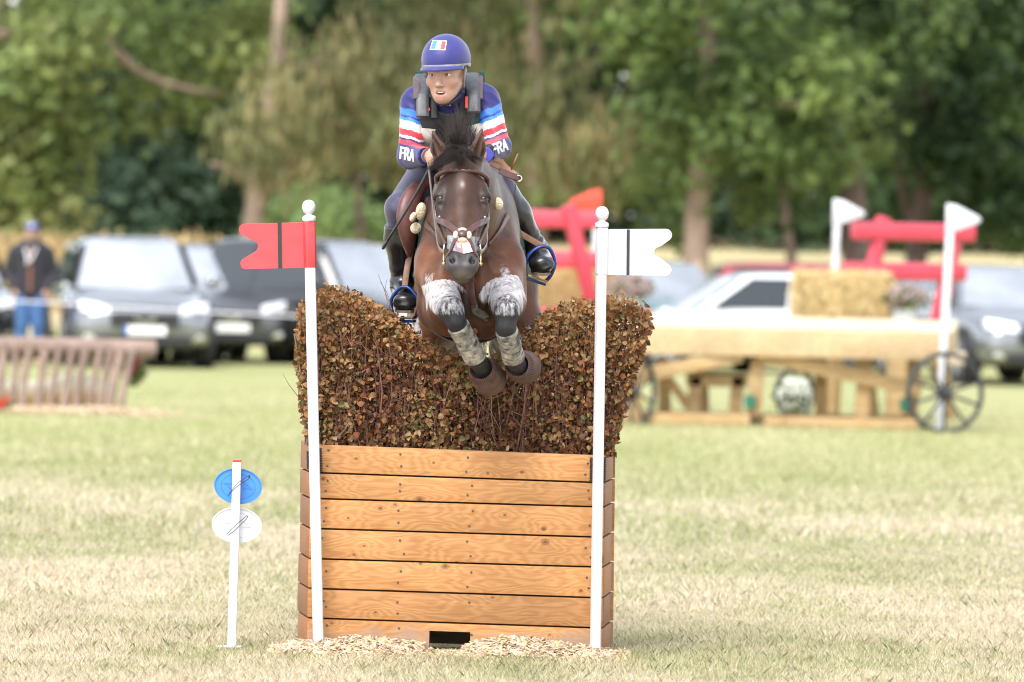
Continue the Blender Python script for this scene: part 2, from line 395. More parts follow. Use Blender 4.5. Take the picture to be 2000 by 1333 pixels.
# ================================================================== the brush fence
def wood_mat(name, c1, c2, dark, knots=True, grain=1.0, rough=.55, ax='x', dirt=False):
    """sawn timber: growth rings as stretched bands bent round knots"""
    m, t, b = _nodes(name); L = t.links; N = t.nodes.new
    tc = N('ShaderNodeTexCoord'); oi = N('ShaderNodeObjectInfo')
    add = N('ShaderNodeVectorMath'); add.operation = 'ADD'
    sc = N('ShaderNodeVectorMath'); sc.operation = 'SCALE'; cx = N('ShaderNodeCombineXYZ')
    for i in range(3): L.new(oi.outputs['Random'], cx.inputs[i])
    L.new(cx.outputs[0], sc.inputs[0]); sc.inputs['Scale'].default_value = 37.0
    L.new(tc.outputs['Object'], add.inputs[0]); L.new(sc.outputs[0], add.inputs[1])
    mp = N('ShaderNodeMapping'); L.new(add.outputs[0], mp.inputs[0])
    mp.inputs['Scale'].default_value = {'x': (1, 6, 6), 'y': (6, 1, 6), 'z': (6, 6, 1)}[ax]
    # knots
    vo = N('ShaderNodeTexVoronoi'); vo.inputs['Scale'].default_value = 3.4; vo.inputs['Randomness'].default_value = 1
    vo.voronoi_dimensions = '2D'; ks = N('ShaderNodeSeparateXYZ'); kc = N('ShaderNodeCombineXYZ'); L.new(add.outputs[0], ks.inputs[0]); L.new(ks.outputs['X'], kc.inputs[0]); L.new(ks.outputs['Z'], kc.inputs[1]); mk = N('ShaderNodeMapping'); mk.inputs['Scale'].default_value = (1.3, 1.75, 1); L.new(kc.outputs[0], mk.inputs[0]); L.new(mk.outputs[0], vo.inputs['Vector'])
    wob = N('ShaderNodeTexNoise'); wob.inputs['Scale'].default_value = 1.7; wob.inputs['Detail'].default_value = 3; L.new(mp.outputs[0], wob.inputs['Vector'])
    sx = N('ShaderNodeSeparateXYZ'); L.new(mp.outputs[0], sx.inputs[0])
    ring = N('ShaderNodeMath'); ring.operation = 'MULTIPLY_ADD'; ring.inputs[1].default_value = 4.5 * grain
    L.new(wob.outputs['Fac'], ring.inputs[0]); L.new(sx.outputs['Y' if ax == 'z' else 'Z'], ring.inputs[2])
    kd = N('ShaderNodeMath'); kd.operation = 'POWER'; kd.inputs[1].default_value = .5; L.new(vo.outputs['Distance'], kd.inputs[0])
    r2 = N('ShaderNodeMath'); r2.operation = 'MULTIPLY_ADD'; r2.inputs[1].default_value = 2.2 if knots else 0; L.new(kd.outputs[0], r2.inputs[0]); L.new(ring.outputs[0], r2.inputs[2])
    sn = N('ShaderNodeMath'); sn.operation = 'MULTIPLY'; sn.inputs[1].default_value = 16 * grain; L.new(r2.outputs[0], sn.inputs[0])
    si = N('ShaderNodeMath'); si.operation = 'SINE'; L.new(sn.outputs[0], si.inputs[0])
    fine = N('ShaderNodeTexNoise'); fine.inputs['Scale'].default_value = 9; fine.inputs['Detail'].default_value = 8; fine.inputs['Roughness'].default_value = .7
    mf = N('ShaderNodeMapping'); mf.inputs['Scale'].default_value = {'x': (.6, 12, 12), 'y': (12, .6, 12), 'z': (12, 12, .6)}[ax]; L.new(add.outputs[0], mf.inputs[0]); L.new(mf.outputs[0], fine.inputs['Vector'])
    fa = N('ShaderNodeMath'); fa.operation = 'MULTIPLY_ADD'; fa.inputs[1].default_value = .12; L.new(si.outputs[0], fa.inputs[0]); L.new(fine.outputs['Fac'], fa.inputs[2])
    cr = N('ShaderNodeValToRGB'); e = cr.color_ramp.elements; e[0].position = .30; e[0].color = (*c2, 1); e[1].position = .72; e[1].color = (*c1, 1); L.new(fa.outputs[0], cr.inputs[0])
    # broad stains + per-board tone
    st = N('ShaderNodeTexNoise'); st.inputs['Scale'].default_value = 2.2; st.inputs['Detail'].default_value = 5; L.new(add.outputs[0], st.inputs['Vector'])
    sr = N('ShaderNodeMapRange'); sr.inputs[1].default_value = .3; sr.inputs[2].default_value = .75; sr.inputs[3].default_value = 1.12; sr.inputs[4].default_value = .74; L.new(st.outputs['Fac'], sr.inputs[0])
    tone = N('ShaderNodeMapRange'); tone.inputs[3].default_value = .86; tone.inputs[4].default_value = 1.12; L.new(oi.outputs['Random'], tone.inputs[0])
    mu = N('ShaderNodeMath'); mu.operation = 'MULTIPLY'; L.new(sr.outputs[0], mu.inputs[0]); L.new(tone.outputs[0], mu.inputs[1])
    s1 = N('ShaderNodeVectorMath'); s1.operation = 'SCALE'; L.new(cr.outputs[0], s1.inputs[0]); L.new(mu.outputs[0], s1.inputs['Scale'])
    fin = s1.outputs[0]
    if knots:
        kr = N('ShaderNodeValToRGB'); ke = kr.color_ramp.elements; ke[0].position = .03; ke[0].color = (.95, .95, .95, 1); ke[1].position = .14; ke[1].color = (0, 0, 0, 1)
        k1 = ke.new(.06); k1.color = (.45, .45, .45, 1); k2 = ke.new(.075); k2.color = (.85, .85, .85, 1); k3 = ke.new(.09); k3.color = (.25, .25, .25, 1)
        vsp = N('ShaderNodeSeparateColor'); L.new(vo.outputs['Color'], vsp.inputs[0]); vq = N('ShaderNodeMapRange'); vq.inputs[1].default_value = .0; vq.inputs[2].default_value = 1.0; vq.inputs[3].default_value = 1.0; vq.inputs[4].default_value = 3.4; L.new(vsp.outputs[0], vq.inputs[0])
        vd = N('ShaderNodeMath'); vd.operation = 'MULTIPLY'; L.new(vo.outputs['Distance'], vd.inputs[0]); L.new(vq.outputs[0], vd.inputs[1]); L.new(vd.outputs[0], kr.inputs[0])
        mx = N('ShaderNodeMix'); mx.data_type = 'RGBA'; mx.inputs[7].default_value = (*dark, 1); L.new(kr.outputs[0], mx.inputs[0]); L.new(fin, mx.inputs[6]); fin = mx.outputs[2]
    if dirt:                                     # rain-splashed, greyed foot of the boards and scuffs
        sz = N('ShaderNodeSeparateXYZ'); L.new(tc.outputs['Object'], sz.inputs[0])
        dn = N('ShaderNodeTexNoise'); dn.inputs['Scale'].default_value = 7; dn.inputs['Detail'].default_value = 7; dn.inputs['Roughness'].default_value = .7; L.new(tc.outputs['Object'], dn.inputs['Vector'])
        dm = N('ShaderNodeMath'); dm.operation = 'MULTIPLY_ADD'; dm.inputs[1].default_value = -.22; L.new(dn.outputs['Fac'], dm.inputs[0]); L.new(sz.outputs['Z'], dm.inputs[2])
        dr = N('ShaderNodeMapRange'); dr.inputs[1].default_value = .0; dr.inputs[2].default_value = -.07; dr.inputs[3].default_value = 0; dr.inputs[4].default_value = .8; L.new(dm.outputs[0], dr.inputs[0])
        md_ = N('ShaderNodeMix'); md_.data_type = 'RGBA'; md_.inputs[7].default_value = (.27, .20, .15, 1); L.new(dr.outputs[0], md_.inputs[0]); L.new(fin, md_.inputs[6]); fin = md_.outputs[2]
        sn2 = N('ShaderNodeTexNoise'); sn2.inputs['Scale'].default_value = 11; sn2.inputs['Detail'].default_value = 9; sn2.inputs['Roughness'].default_value = .8; L.new(add.outputs[0], sn2.inputs['Vector'])
        sr2 = N('ShaderNodeMapRange'); sr2.inputs[1].default_value = .60; sr2.inputs[2].default_value = .72; sr2.inputs[4].default_value = .55; L.new(sn2.outputs['Fac'], sr2.inputs[0])
        ms_ = N('ShaderNodeMix'); ms_.data_type = 'RGBA'; ms_.inputs[7].default_value = (.20, .095, .045, 1); L.new(sr2.outputs[0], ms_.inputs[0]); L.new(fin, ms_.inputs[6]); fin = ms_.outputs[2]
    L.new(fin, b.inputs['Base Color']); b.inputs['Roughness'].default_value = rough; b.inputs['Specular IOR Level'].default_value = .3
    bp = N('ShaderNodeBump'); bp.inputs['Strength'].default_value = .25; bp.inputs['Distance'].default_value = .004; L.new(fa.outputs[0], bp.inputs['Height']); L.new(bp.outputs[0], b.inputs['Normal'])
    MATS[name] = m; return m
pine = wood_mat('oiled_pine', (.47, .245, .095), (.35, .155, .052), (.12, .042, .016), dirt=True)
pine_end = wood_mat('oiled_pine_end', (.34, .14, .05), (.20, .075, .026), (.12, .045, .016), knots=False, grain=1.5)
screw_m = mat('screw_steel', (.10, .09, .085), .45, metal=.6)

fence = root('brush_fence', P(890, 1275, .25) * V(1, 1, 0), 'narrow brush jump with seven pine boards under a dipped brown leafy hedge', 'horse jump')
LY = [867, 923.5, 974, 1032.5, 1091.5, 1149.5, 1207.5, 1264]; RY = [889, 943.5, 991, 1050, 1108.5, 1168.5, 1227.5, 1285]
LX = [607, 606, 605, 604, 602.5, 601, 600, 598.5]; RX = [1181, 1180.5, 1180, 1179, 1178.5, 1178, 1177, 1176]
gap = .0032
def board_pts(i, dz0=0, dz1=0):
    a = P(LX[i + 1], LY[i + 1], 0); b = P(RX[i + 1], RY[i + 1], 0); c = P(RX[i], RY[i], 0); d = P(LX[i], LY[i], 0)
    up = V(0, 0, 1); return [a + up * gap, b + up * gap, c - up * gap, d - up * gap]
TH = .045
screw_me = MB().lathe((0, 0, 0), (0, -1, 0), [(.0048, 0), (.0044, .0012), (.0012, .0016), (0, .0004)], 8).build('screw', screw_m).data
bpy.data.objects.remove(bpy.data.objects['screw'])
def along(q, u, v): return (q[0] * (1 - u) + q[1] * u) * (1 - v) + (q[3] * (1 - u) + q[2] * u) * v
for i in range(7):
    q = board_pts(i); off = rng.uniform(-.0035, .0035); q = [p + V(0, off, 0) for p in q]; bk = V(0, TH, 0)
    mb = MB()
    if i < 6: mb.hexa([q[0], q[1], q[1] + bk, q[0] + bk, q[3], q[2], q[2] + bk, q[3] + bk])
    else:                                        # bottom board with the drain hole sawn out of it
        u0, u1, vt = (839 - 600) / 577, (919 - 600) / 577, .72
        ring = [along(q, 0, 0), along(q, u0, 0), along(q, u0, vt), along(q, u1, vt), along(q, u1, 0), along(q, 1, 0), along(q, 1, 1), along(q, 0, 1)]
        quads = [(0, 1, 2, 7), (2, 3, 6, 7), (3, 4, 5, 6)]
        mb.add(ring + [p + bk for p in ring], quads + [tuple(8 + k for k in reversed(f)) for f in quads] + [(k, 8 + k, 8 + (k + 1) % 8, (k + 1) % 8) for k in range(8)])
    bo = mb.build('board', pine, fence, bevel=.0035 if i < 6 else .0, smooth='auto')
    for u in (.06, .305, .545, .955):
        for v in (.3, .72):
            if (i == 6 and v < .5) or rng.random() < .12: continue
            s_ = put('screw', screw_me, None, bo); s_.location = along(q, u + rng.normal(0, .008), v + rng.normal(0, .07)) + V(0, -.0012, 0); s_.rotation_euler = (0, rng.uniform(0, 6), 0)
# splayed ends: each course of the box closed by a board running back
for side in (0, 1):
    for i in range(7):
        q = board_pts(i)
        lo, hi = (q[0], q[3]) if side == 0 else (q[1], q[2]); sg = -1 if side == 0 else 1
        fl = (.050 if side == 0 else .036) + rng.uniform(-.0025, .0025)
        a = lo + V(sg * .004, .006, 0); d = hi + V(sg * .004, .006, 0)
        bkv = V(sg * fl, .46 + rng.uniform(-.01, .01), 0); inn = V(-sg * .03, .048, 0)
        a = a + V(0, TH, 0) * 0
        mb = MB(); mb.hexa([a + V(0, TH, 0), a + bkv, a + bkv + V(-sg * .05, 0, 0), a + V(-sg * .05, TH, 0), d + V(0, TH, 0), d + bkv, d + bkv + V(-sg * .05, 0, 0), d + V(-sg * .05, TH, 0)])
        mb.build('end_board', pine_end, fence, bevel=.003, smooth='auto')
for i in range(7):                               # far side boards
    q = board_pts(i); bk = V(0, .47, 0); ex = V(.05, 0, 0)
    MB().hexa([q[0] + bk - ex, q[1] + bk + ex, q[1] + bk + ex + V(0, .04, 0), q[0] + bk - ex + V(0, .04, 0), q[3] + bk - ex, q[2] + bk + ex, q[2] + bk + ex + V(0, .04, 0), q[3] + bk - ex + V(0, .04, 0)]).build('board', pine, fence, bevel=.003, smooth='auto')
q0, q6 = board_pts(0), board_pts(6)
MB().hexa([q0[3] + V(.06, .06, -.10), q0[2] + V(-.06, .06, -.10), q0[2] + V(-.06, .46, -.10), q0[3] + V(.06, .46, -.10), q0[3] + V(.06, .06, -.06), q0[2] + V(-.06, .06, -.06), q0[2] + V(-.06, .46, -.06), q0[3] + V(.06, .46, -.06)]).build('brush_tray', mat('tray_soil', (.05, .035, .025), .95), fence)

# ---- brush: cut birch stems packed upright, dry leaves on them
TOPX = [570, 600, 640, 700, 750, 800, 850, 900, 940, 985, 1020, 1060, 1100, 1160, 1230, 1260, 1285]
TOPY = [650, 594, 578, 592, 616, 656, 692, 712, 718, 706, 672, 630, 610, 600, 598, 612, 656]
def brush_hit(px, py):
    """0..1 inside weight of the hedge outline in front view"""
    top = np.interp(px, TOPX, TOPY)
    lx = np.interp(py, [570, 700, 800, 880], [588, 580, 592, 608]); rx = np.interp(py, [590, 640, 720, 800, 890], [1252, 1270, 1243, 1216, 1194])
    return (py > top) & (px > lx) & (px < rx)
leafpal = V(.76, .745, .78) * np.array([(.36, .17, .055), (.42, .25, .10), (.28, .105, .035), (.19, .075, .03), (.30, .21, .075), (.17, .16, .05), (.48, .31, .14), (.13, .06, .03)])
leafw = np.array([.22, .2, .15, .1, .13, .07, .08, .05])
def leaf_shape(s, curl, fold):
    """pointed oval leaf, 9 vertices, cupped along the midrib"""
    pr = [(0, 0), (.30, .22), (.42, .52), (.24, .84), (0, 1.08)]
    v = [(0, 0, 0)]
    mid = [(0, y, curl * (y - .5) ** 2) for _, y in pr[1:]]
    L_ = [(-x, y, curl * (y - .5) ** 2 + fold * x) for x, y in pr[1:4]]; R_ = [(x, y, curl * (y - .5) ** 2 + fold * x) for x, y in pr[1:4]]
    v = np.array([(0, 0, curl * .25)] + mid + L_ + R_) * s      # 0 base,1-4 mid,5-7 left,8-10 right
    f = [(0, 1, 5), (5, 1, 2, 6), (6, 2, 3, 7), (7, 3, 4), (0, 8, 1), (8, 9, 2, 1), (9, 10, 3, 2), (10, 4, 3)]
    return v, f
def rot_from(nvec, spin):
    z = nrm(nvec); x = nrm(np.cross((0, .3, 1), z)); y = np.cross(z, x); c, s_ = math.cos(spin), math.sin(spin)
    return np.stack([x * c + y * s_, -x * s_ + y * c, z], 1)
leafmat = vmat('dry_leaf', rough=.6, var=.25, scale=35, trans=.25, spec=.35)
twigmat = vmat('birch_twig', rough=.6, var=.3, scale=60, spec=.3)
brush = root('leafy_hedge', P(890, 870, .3), 'dense brown dried leafy branches packed into the top of the board box', 'hedge')
BY0, BY1 = .085, .47
stems = MB(); scol = []
def rand_in():
    while True:
        px = random.uniform(566, 1278); py = random.uniform(572, 888)
        if brush_hit(px, py): return px, py
leaf_specs = []
tw_pts = []
for k in range(1150):
    px, _ = random.uniform(596, 1190), 0
    Y = random.choice([random.uniform(BY0, BY0 + .1), random.uniform(BY0, BY1)])
    b = P(px, 880 + 2 * (px - 890) / 60, Y)
    sp = (px - 890) / 300; tx = px + random.gauss(0, 22) + 34 * max(0, sp) ** 2 * (1 if sp > 0 else 0) 
    tx = min(max(tx, 590 + random.uniform(-4, 10)), 1240 + random.uniform(-8, 8))
    ty = np.interp(tx, TOPX, TOPY) + random.uniform(-16, 60) + (random.random() ** 3) * 90
    if random.random() < .10: ty -= random.uniform(5, 26)
    t = P(tx, ty, Y + random.gauss(0, .04))
    m = (b + t) / 2 + V(random.gauss(0, .018), random.gauss(0, .015), 0)
    pts = spline([b, m, t], 5); r0_ = random.uniform(.0016, .0046)
    tw_pts.append(pts)
    c = np.array(random.choice([(.12, .05, .04), (.20, .10, .075), (.085, .04, .033), (.27, .16, .115), (.16, .07, .06)]))
    stems.tube(pts, np.linspace(r0_, .0009, 5), n=4); scol += [c] * 20
    for j in range(random.randint(2, 4)):        # side shoots
        u = random.uniform(.25, .95); p0 = pts[int(u * 4)]
        d = V(random.gauss(0, 1), random.gauss(-.25, .6), random.uniform(.2, 1.4)); d = nrm(d) * random.uniform(.04, .12)
        if brush_hit(*(lambda pp: (1000 + (pp[0]) * S(pp[1]), 475 - (pp[2] - CAMH) * S(pp[1])))(p0 + d)) or random.random() < .12:
            stems.tube([p0, p0 + d * .5 + V(random.gauss(0, .005), 0, 0), p0 + d], [.0015, .0012, .0006], n=4); scol += [c] * 12
for (pa, pb, pc, r_) in (((575, 652, .12), (583, 700, .12), (597, 770, .14), .0045), ((765, 605, .2), (748, 560, .2), (738, 536, .2), .0016), ((760, 600, .2), (752, 570, .22), (756, 545, .2), .0014), ((640, 868, .07), (664, 850, .06), (688, 818, .06), .006), ((625, 875, .08), (616, 830, .08), (612, 790, .08), .004), ((764, 606, .2), (757, 575, .2), (742, 550, .18), .0012), ((1225, 800, .2), (1246, 765, .2), (1252, 735, .2), .0012)):
    stems.tube(spline([P(*pa), P(*pb), P(*pc)], 6), [r_, r_, r_ * .9, r_ * .8, r_ * .7, r_ * .5], n=5); scol += [V(.2, .13, .10)] * 30
me = bpy.data.meshes.new('twigs'); me.from_pydata(stems.v, [], stems.f)
a = me.color_attributes.new('col', 'FLOAT_COLOR', 'POINT'); cc = np.ones((len(stems.v), 4), np.float32); cc[:, :3] = np.array(scol); a.data.foreach_set('color', cc.ravel())
tag(put('twigs', me, twigmat, brush), kind='stuff')
# leaves: near the front and top faces and the ends, fewer deep inside
NL = 23000
LV, LF, LC = [], [], []; nv = 0
front = []
variants = [leaf_shape(1.0, random.uniform(-.9, .9), random.uniform(-.5, .7)) for _ in range(10)]
for k in range(NL):
    px, py = rand_in(); u = random.random()
    top = np.interp(px, TOPX, TOPY)
    if u < .54: Y = BY0 + abs(random.gauss(0, .05)) - .03 + .05 * (value_noise(px / 30, py / 45, 1.0, 33) - .5)
    elif u < .74:
        Y = random.uniform(BY0, BY1); py = top + abs(random.gauss(0, 15)) - 9 - (random.random() ** 4) * 16
    elif u < .92: Y = BY1 - abs(random.gauss(0, .03)) + .02
    else: Y = random.uniform(BY0, BY1); px = random.choice([np.interp(py, [570, 700, 800, 880], [588, 580, 592, 608]) + abs(random.gauss(0, 8)), np.interp(py, [590, 640, 720, 800, 890], [1252, 1270, 1243, 1216, 1194]) - abs(random.gauss(0, 8))]) if py > 600 else px
    p = P(px, py, Y)
    s_ = random.choice([random.uniform(.008, .018), random.uniform(.015, .031)]) * (1.05 if u < .54 else 1.0)
    nv_ = V(random.gauss(0, .95), (-.75 if u < .74 else .3) + random.gauss(0, .75), random.gauss(.3, .75)); M_ = rot_from(nv_, random.uniform(0, 6.28) if random.random() < .5 else random.gauss(math.pi, .7))
    hue = value_noise(px / 100, py / 100, 1.1, 21) - .5
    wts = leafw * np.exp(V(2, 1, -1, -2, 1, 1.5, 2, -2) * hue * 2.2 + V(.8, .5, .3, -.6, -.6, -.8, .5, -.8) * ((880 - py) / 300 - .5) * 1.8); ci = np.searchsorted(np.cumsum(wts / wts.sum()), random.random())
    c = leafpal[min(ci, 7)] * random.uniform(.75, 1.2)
    vi = random.randrange(10)
    if u < .54 and s_ > .024 and Y < BY0 + .015 and len(front) < 300: front.append((p, s_, M_, ci, vi)); continue
    vv, ff = variants[vi]
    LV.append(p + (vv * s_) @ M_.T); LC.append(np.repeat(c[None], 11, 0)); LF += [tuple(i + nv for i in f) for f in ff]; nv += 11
me = bpy.data.meshes.new('leaves'); me.from_pydata([tuple(x) for x in np.vstack(LV)], [], LF)
a = me.color_attributes.new('col', 'FLOAT_COLOR', 'POINT'); cc = np.ones((nv, 4), np.float32); cc[:, :3] = np.vstack(LC); a.data.foreach_set('color', cc.ravel())
tag(put('leaves', me, leafmat, brush), kind='stuff')
lib = {}
for p, s_, M_, ci, vi in front:
    key = (min(ci, 7), vi)
    if key not in lib:
        m_ = bpy.data.meshes.new('leaf'); m_.from_pydata([tuple(x) for x in variants[vi][0]], [], variants[vi][1])
        a = m_.color_attributes.new('col', 'FLOAT_COLOR', 'POINT'); cc = np.ones((11, 4), np.float32); cc[:, :3] = leafpal[key[0]] * random.uniform(.85, 1.15); a.data.foreach_set('color', cc.ravel()); m_.materials.append(leafmat); lib[key] = m_
    o = bpy.data.objects.new('leaf', lib[key]); COL.objects.link(o); attach(o, brush)
    o.matrix_basis = Matrix.LocRotScale(Vector(p), Matrix(M_.tolist()).to_quaternion(), Vector((s_,) * 3))

# ---- flag poles with finial balls and plastic flags
white_pl = mat('white_plastic', (.60, .60, .625), .38, var=.05, scale=14, rvar=.1)
red_pl = mat('red_plastic', (.54, .055, .062), .40, var=.14, scale=6, bump=.05, bscale=7, stretch=(1, 1, 2.5))
black_tape = mat('black_tape', (.02, .02, .022), .5)
def flagpole(bot, top, name, label, flagmat, cols, cat='flag pole'):
    B, T = np.asarray(bot), np.asarray(top); ax = nrm(T - B); rt = root(name, B * V(1, 1, 0), label, cat, None)
    x = nrm(np.cross(V(0, 1, 0), ax)) * -1; x = V(1, 0, 0) - ax * ax[0]; x = nrm(x); y = np.cross(ax, x)
    ang = R(20); x, y = x * math.cos(ang) + y * math.sin(ang), -x * math.sin(ang) + y * math.cos(ang)
    h = .0185; ch = .0055; o8 = [(h, -h + ch), (h, h - ch), (h - ch, h), (-h + ch, h), (-h, h - ch), (-h, -h + ch), (-h + ch, -h), (h - ch, -h)]
    L_ = np.linalg.norm(T - B)
    def prism(l0, l1, sc_): return MB().add([B + ax * l0 + (x * a + y * b) * sc_ for a, b in o8] + [B + ax * l1 + (x * a + y * b) * sc_ for a, b in o8], [tuple(range(7, -1, -1)), tuple(range(8, 16))] + [(k, (k + 1) % 8, 8 + (k + 1) % 8, 8 + k) for k in range(8)])
    prism(-.12, L_, 1.0).build('pole', white_pl, rt, bevel=.0015, smooth='auto')
    MB().lathe(T, ax, [(.0, 0), (.026, 0), (.0275, .004), (.0275, .013), (.022, .019), (.014, .022), (.0125, .027), (.018, .031), (.0235, .038), (.026, .049), (.0265, .056), (.025, .065), (.0195, .075), (.012, .0805), (0, .083)], 24).build('ball_finial', white_pl, rt, smooth='auto')
    # flag: outline in photo pixels
    c0, pts, stripe = cols
    prism(L_ - .186, L_ - .003, 1.15).build('flag_sleeve', flagmat, rt, bevel=.001, smooth='auto')
    Yf = B[1] + .012
    fo = MB().plate([P(a, b, Yf) for a, b in pts], (0, 1, 0), .006).build('flag', flagmat, rt, bevel=.0012)
    MB().plate([P(a, b, Yf - .0052) for a, b in stripe], (0, 1, 0), .002).build('stripe', black_tape, fo)
    # springy black clips pressed against the boards
    for sd in (-1, 1):
        for k in range(10):
            pass
    return rt
def arc(cx, cy, r, a0, a1, n=5): return [(cx + r * math.cos(R(a0 + (a1 - a0) * i / n)), cy + r * math.sin(R(a0 + (a1 - a0) * i / n))) for i in range(n + 1)]
redflag = [(612, 434), (612, 523.5)] + arc(480.5, 515.5, 11, 90, 235) + [(499, 490.5)] + arc(492, 480.5, 10, 45, -35)[0:6] + [(474, 463)] + arc(478.5, 448.5, 11.5, 125, 262) + []
redflag = [(612, 434), (612, 523.5), (482, 526)] + arc(480.5, 515.5, 11, 95, 232, 6) + [(498, 492)] + arc(492.5, 481.5, 11.5, 50, -45, 6) + arc(478, 449, 11.5, 128, 262, 6)
whtflag = [(1183, 448), (1183, 537.5), (1299, 539)] + arc(1300, 527.5, 11.5, 85, -52, 6) + [(1289, 504)] + arc(1288, 493, 10.5, 140, 225, 6) + [(1292, 480.5)] + arc(1300.5, 459.5, 12, 55, -88, 6)
fpl = flagpole(P(622, 1272, -.075), P(603.8, 431.5, -.075), 'flag_pole', 'leaning white pole with a forked red flag beside the pine boards', red_pl, (0, redflag, [(542, 434.6), (549.5, 434.6), (551, 525), (543.5, 525)]))
fpr = flagpole(P(1162.5, 1284, -.075), P(1175.5, 444, -.075), 'flag_pole', 'white pole with a forked white flag beside the pine boards', white_pl, (0, whtflag, [(1224, 448.4), (1230, 448.4), (1229.3, 538), (1223.4, 538)]))
clipm = mat('black_rubber', (.018, .018, .02), .45)
for rt, xs_ in ((fpl, ((602.5, 881, 603.5, 917), (625.0, 876, 626, 922))), (fpr, ((1156, 894, 1155.5, 941), (1180.5, 894, 1179.5, 941)))):
    for (xa, ya, xb, yb) in xs_:
        mb = MB()
        pts = []
        for k in range(14 * 8 + 1):
            u = k / (14 * 8); a = k / 8 * 2 * math.pi; c = P(xa + (xb - xa) * u, ya + (yb - ya) * u, -.05)
            pts.append(c + V(.0075 * math.cos(a), .012 * math.sin(a), 0))
        mb.tube(pts, .0022, n=5); mb.build('spring_clip', clipm, rt, smooth=True)

# ---- course number marker
mk = root('number_marker', P(452, 1268, -.02) * V(1, 1, 0), 'thin white plastic stake with blue and white oval number plates seen from behind', 'course marker')
mt_, mb_ = P(463, 903, -.02), P(452.5, 1262, -.02); ax = nrm(mt_ - mb_)
MB().beam(mb_, mt_, .034, .028, side=(0, 1, 0)).build('stake', white_pl, mk, bevel=.004, smooth='auto')
MB().beam(mt_ + ax * .0003, mt_ + ax * .0095, .035, .029, side=(0, 1, 0)).build('end_cap', mat('cap_red', (.66, .05, .05), .4), mk, bevel=.003, smooth='auto')
MB().box(mb_ + V(-.008, 0, -.002), (.094, .06, .006)).build('foot_plate', white_pl, mk, bevel=.002)
MB().lathe(mb_ + V(0, 0, -.004), (0, 0, -1), [(.024, 0), (.013, .012), (.007, .03), (.003, .09)], 4).build('spike', white_pl, mk)
def oval(cx, cy, rx, ry, tilt, m, name, label):
    c = P(cx, cy, .012); o = []; ex = nrm(V(math.cos(R(tilt)), .06, math.sin(R(tilt)))); ez = nrm(np.cross(V(0, 1, 0), ex)) * -1
    n = nrm(np.cross(ex, ez)); n = n if n[1] > 0 else -n
    vs, fs = [], []; N_ = 36
    rings = [(1.0, .006), (1.0, -.004), (.955, -.004), (.945, .0005), (.72, .0005), (.705, -.0012), (.69, .0005), (0.02, .0005)]
    for s_, d in rings:
        for k in range(N_):
            a = 2 * math.pi * k / N_; vs.append(c + ex * rx * s_ * math.cos(a) + ez * ry * s_ * math.sin(a) + n * d)
    for i in range(len(rings) - 1):
        for k in range(N_): fs.append((i * N_ + k, i * N_ + (k + 1) % N_, (i + 1) * N_ + (k + 1) % N_, (i + 1) * N_ + k))
    fs += [tuple(range(N_)), tuple((len(rings) - 1) * N_ + k for k in range(N_))]
    o = MB().add(vs, fs).build(name, m, mk, smooth='auto'); o['label'] = label
    rib = MB()                                   # moulded ribs on the back
    for a_, b_ in (((-.62, .1), (.1, -.45)), ((-.1, .5), (.6, -.05)), ((-.62, .1), (-.2, .1)), ((.2, -.05), (.6, -.05))):
        rib.beam(c + ex * rx * a_[0] + ez * ry * a_[1] - n * .0005, c + ex * rx * b_[0] + ez * ry * b_[1] - n * .0005, .0025, .003, side=(0, 1, 0))
    rib.build('rib', m, o); return o, c, ex, ez
ob, c1, ex, ez = oval(465, 950, .0965, .072, -6, mat('blue_plastic', (.045, .21, .58), .4, var=.06), 'number_plate', 'blue oval plate')
ow, c2, _, _ = oval(462.5, 1026, .1, .0705, -3, white_pl, 'number_plate', 'white oval plate')
cord = mat('elastic_cord', (.045, .03, .04), .7)
for (p_) in ([(449, 963), (458, 951), (470, 940), (487, 929), (486, 935), (474, 943), (460, 953), (446, 968), (449, 963)], [(443, 1044), (455, 1031), (470, 1018), (482, 1008), (482, 1013), (470, 1025), (457, 1038), (445, 1046)]):
    MB().tube(spline([P(a_, b_, -.042) for a_, b_ in p_], 30), .0016, n=5).build('elastic_loop', cord, mk, smooth=True)
MB().box(P(487, 931, -.04), (.008, .008, .012)).build('cord_toggle', cord, mk, bevel=.002)

# ---- wood chips round the foot of the fence
chipm = vmat('wood_chip', rough=.8, var=.15, scale=50, spec=.2)
def chips(n, sampler, size, name, label, seed):
    r = np.random.default_rng(seed); LVs, LFs, LCs = [], [], []
    base = np.array([(-.5, -.5, 0), (.5, -.35, 0), (.45, .5, 0), (-.4, .4, 0), (-.5, -.5, 1), (.5, -.35, 1), (.45, .5, 1), (-.4, .4, 1)])
    fc = np.array([(0, 3, 2, 1), (4, 5, 6, 7), (0, 1, 5, 4), (1, 2, 6, 5), (2, 3, 7, 6), (3, 0, 4, 7)])
    for k in range(n):
        x, y, z = sampler(r); l = size * r.choice([r.uniform(.4, 1.1), r.uniform(.8, 2.3)]); wv = l * r.uniform(.14, .5); t = size * r.uniform(.06, .2)
        M_ = rot_from(V(r.normal(0, .4), r.normal(-.1, .4), 1), r.uniform(0, 6.28))
        v = (base + V(0, 0, -.5)) * V(l, wv, t); LVs.append(V(x, y, z) + v @ M_.T); LFs.append(fc + 8 * k)
        c = V(.56, .42, .28) * r.uniform(.5, 1.3) * V(1, r.uniform(.93, 1.05), r.uniform(.85, 1.1)); LCs.append(np.repeat(c[None], 8, 0))
    o = put(name, np_mesh(name, np.vstack(LVs), np.vstack(LFs), np.vstack(LCs), smooth=False), chipm); return tag(o, label, None, kind='stuff')
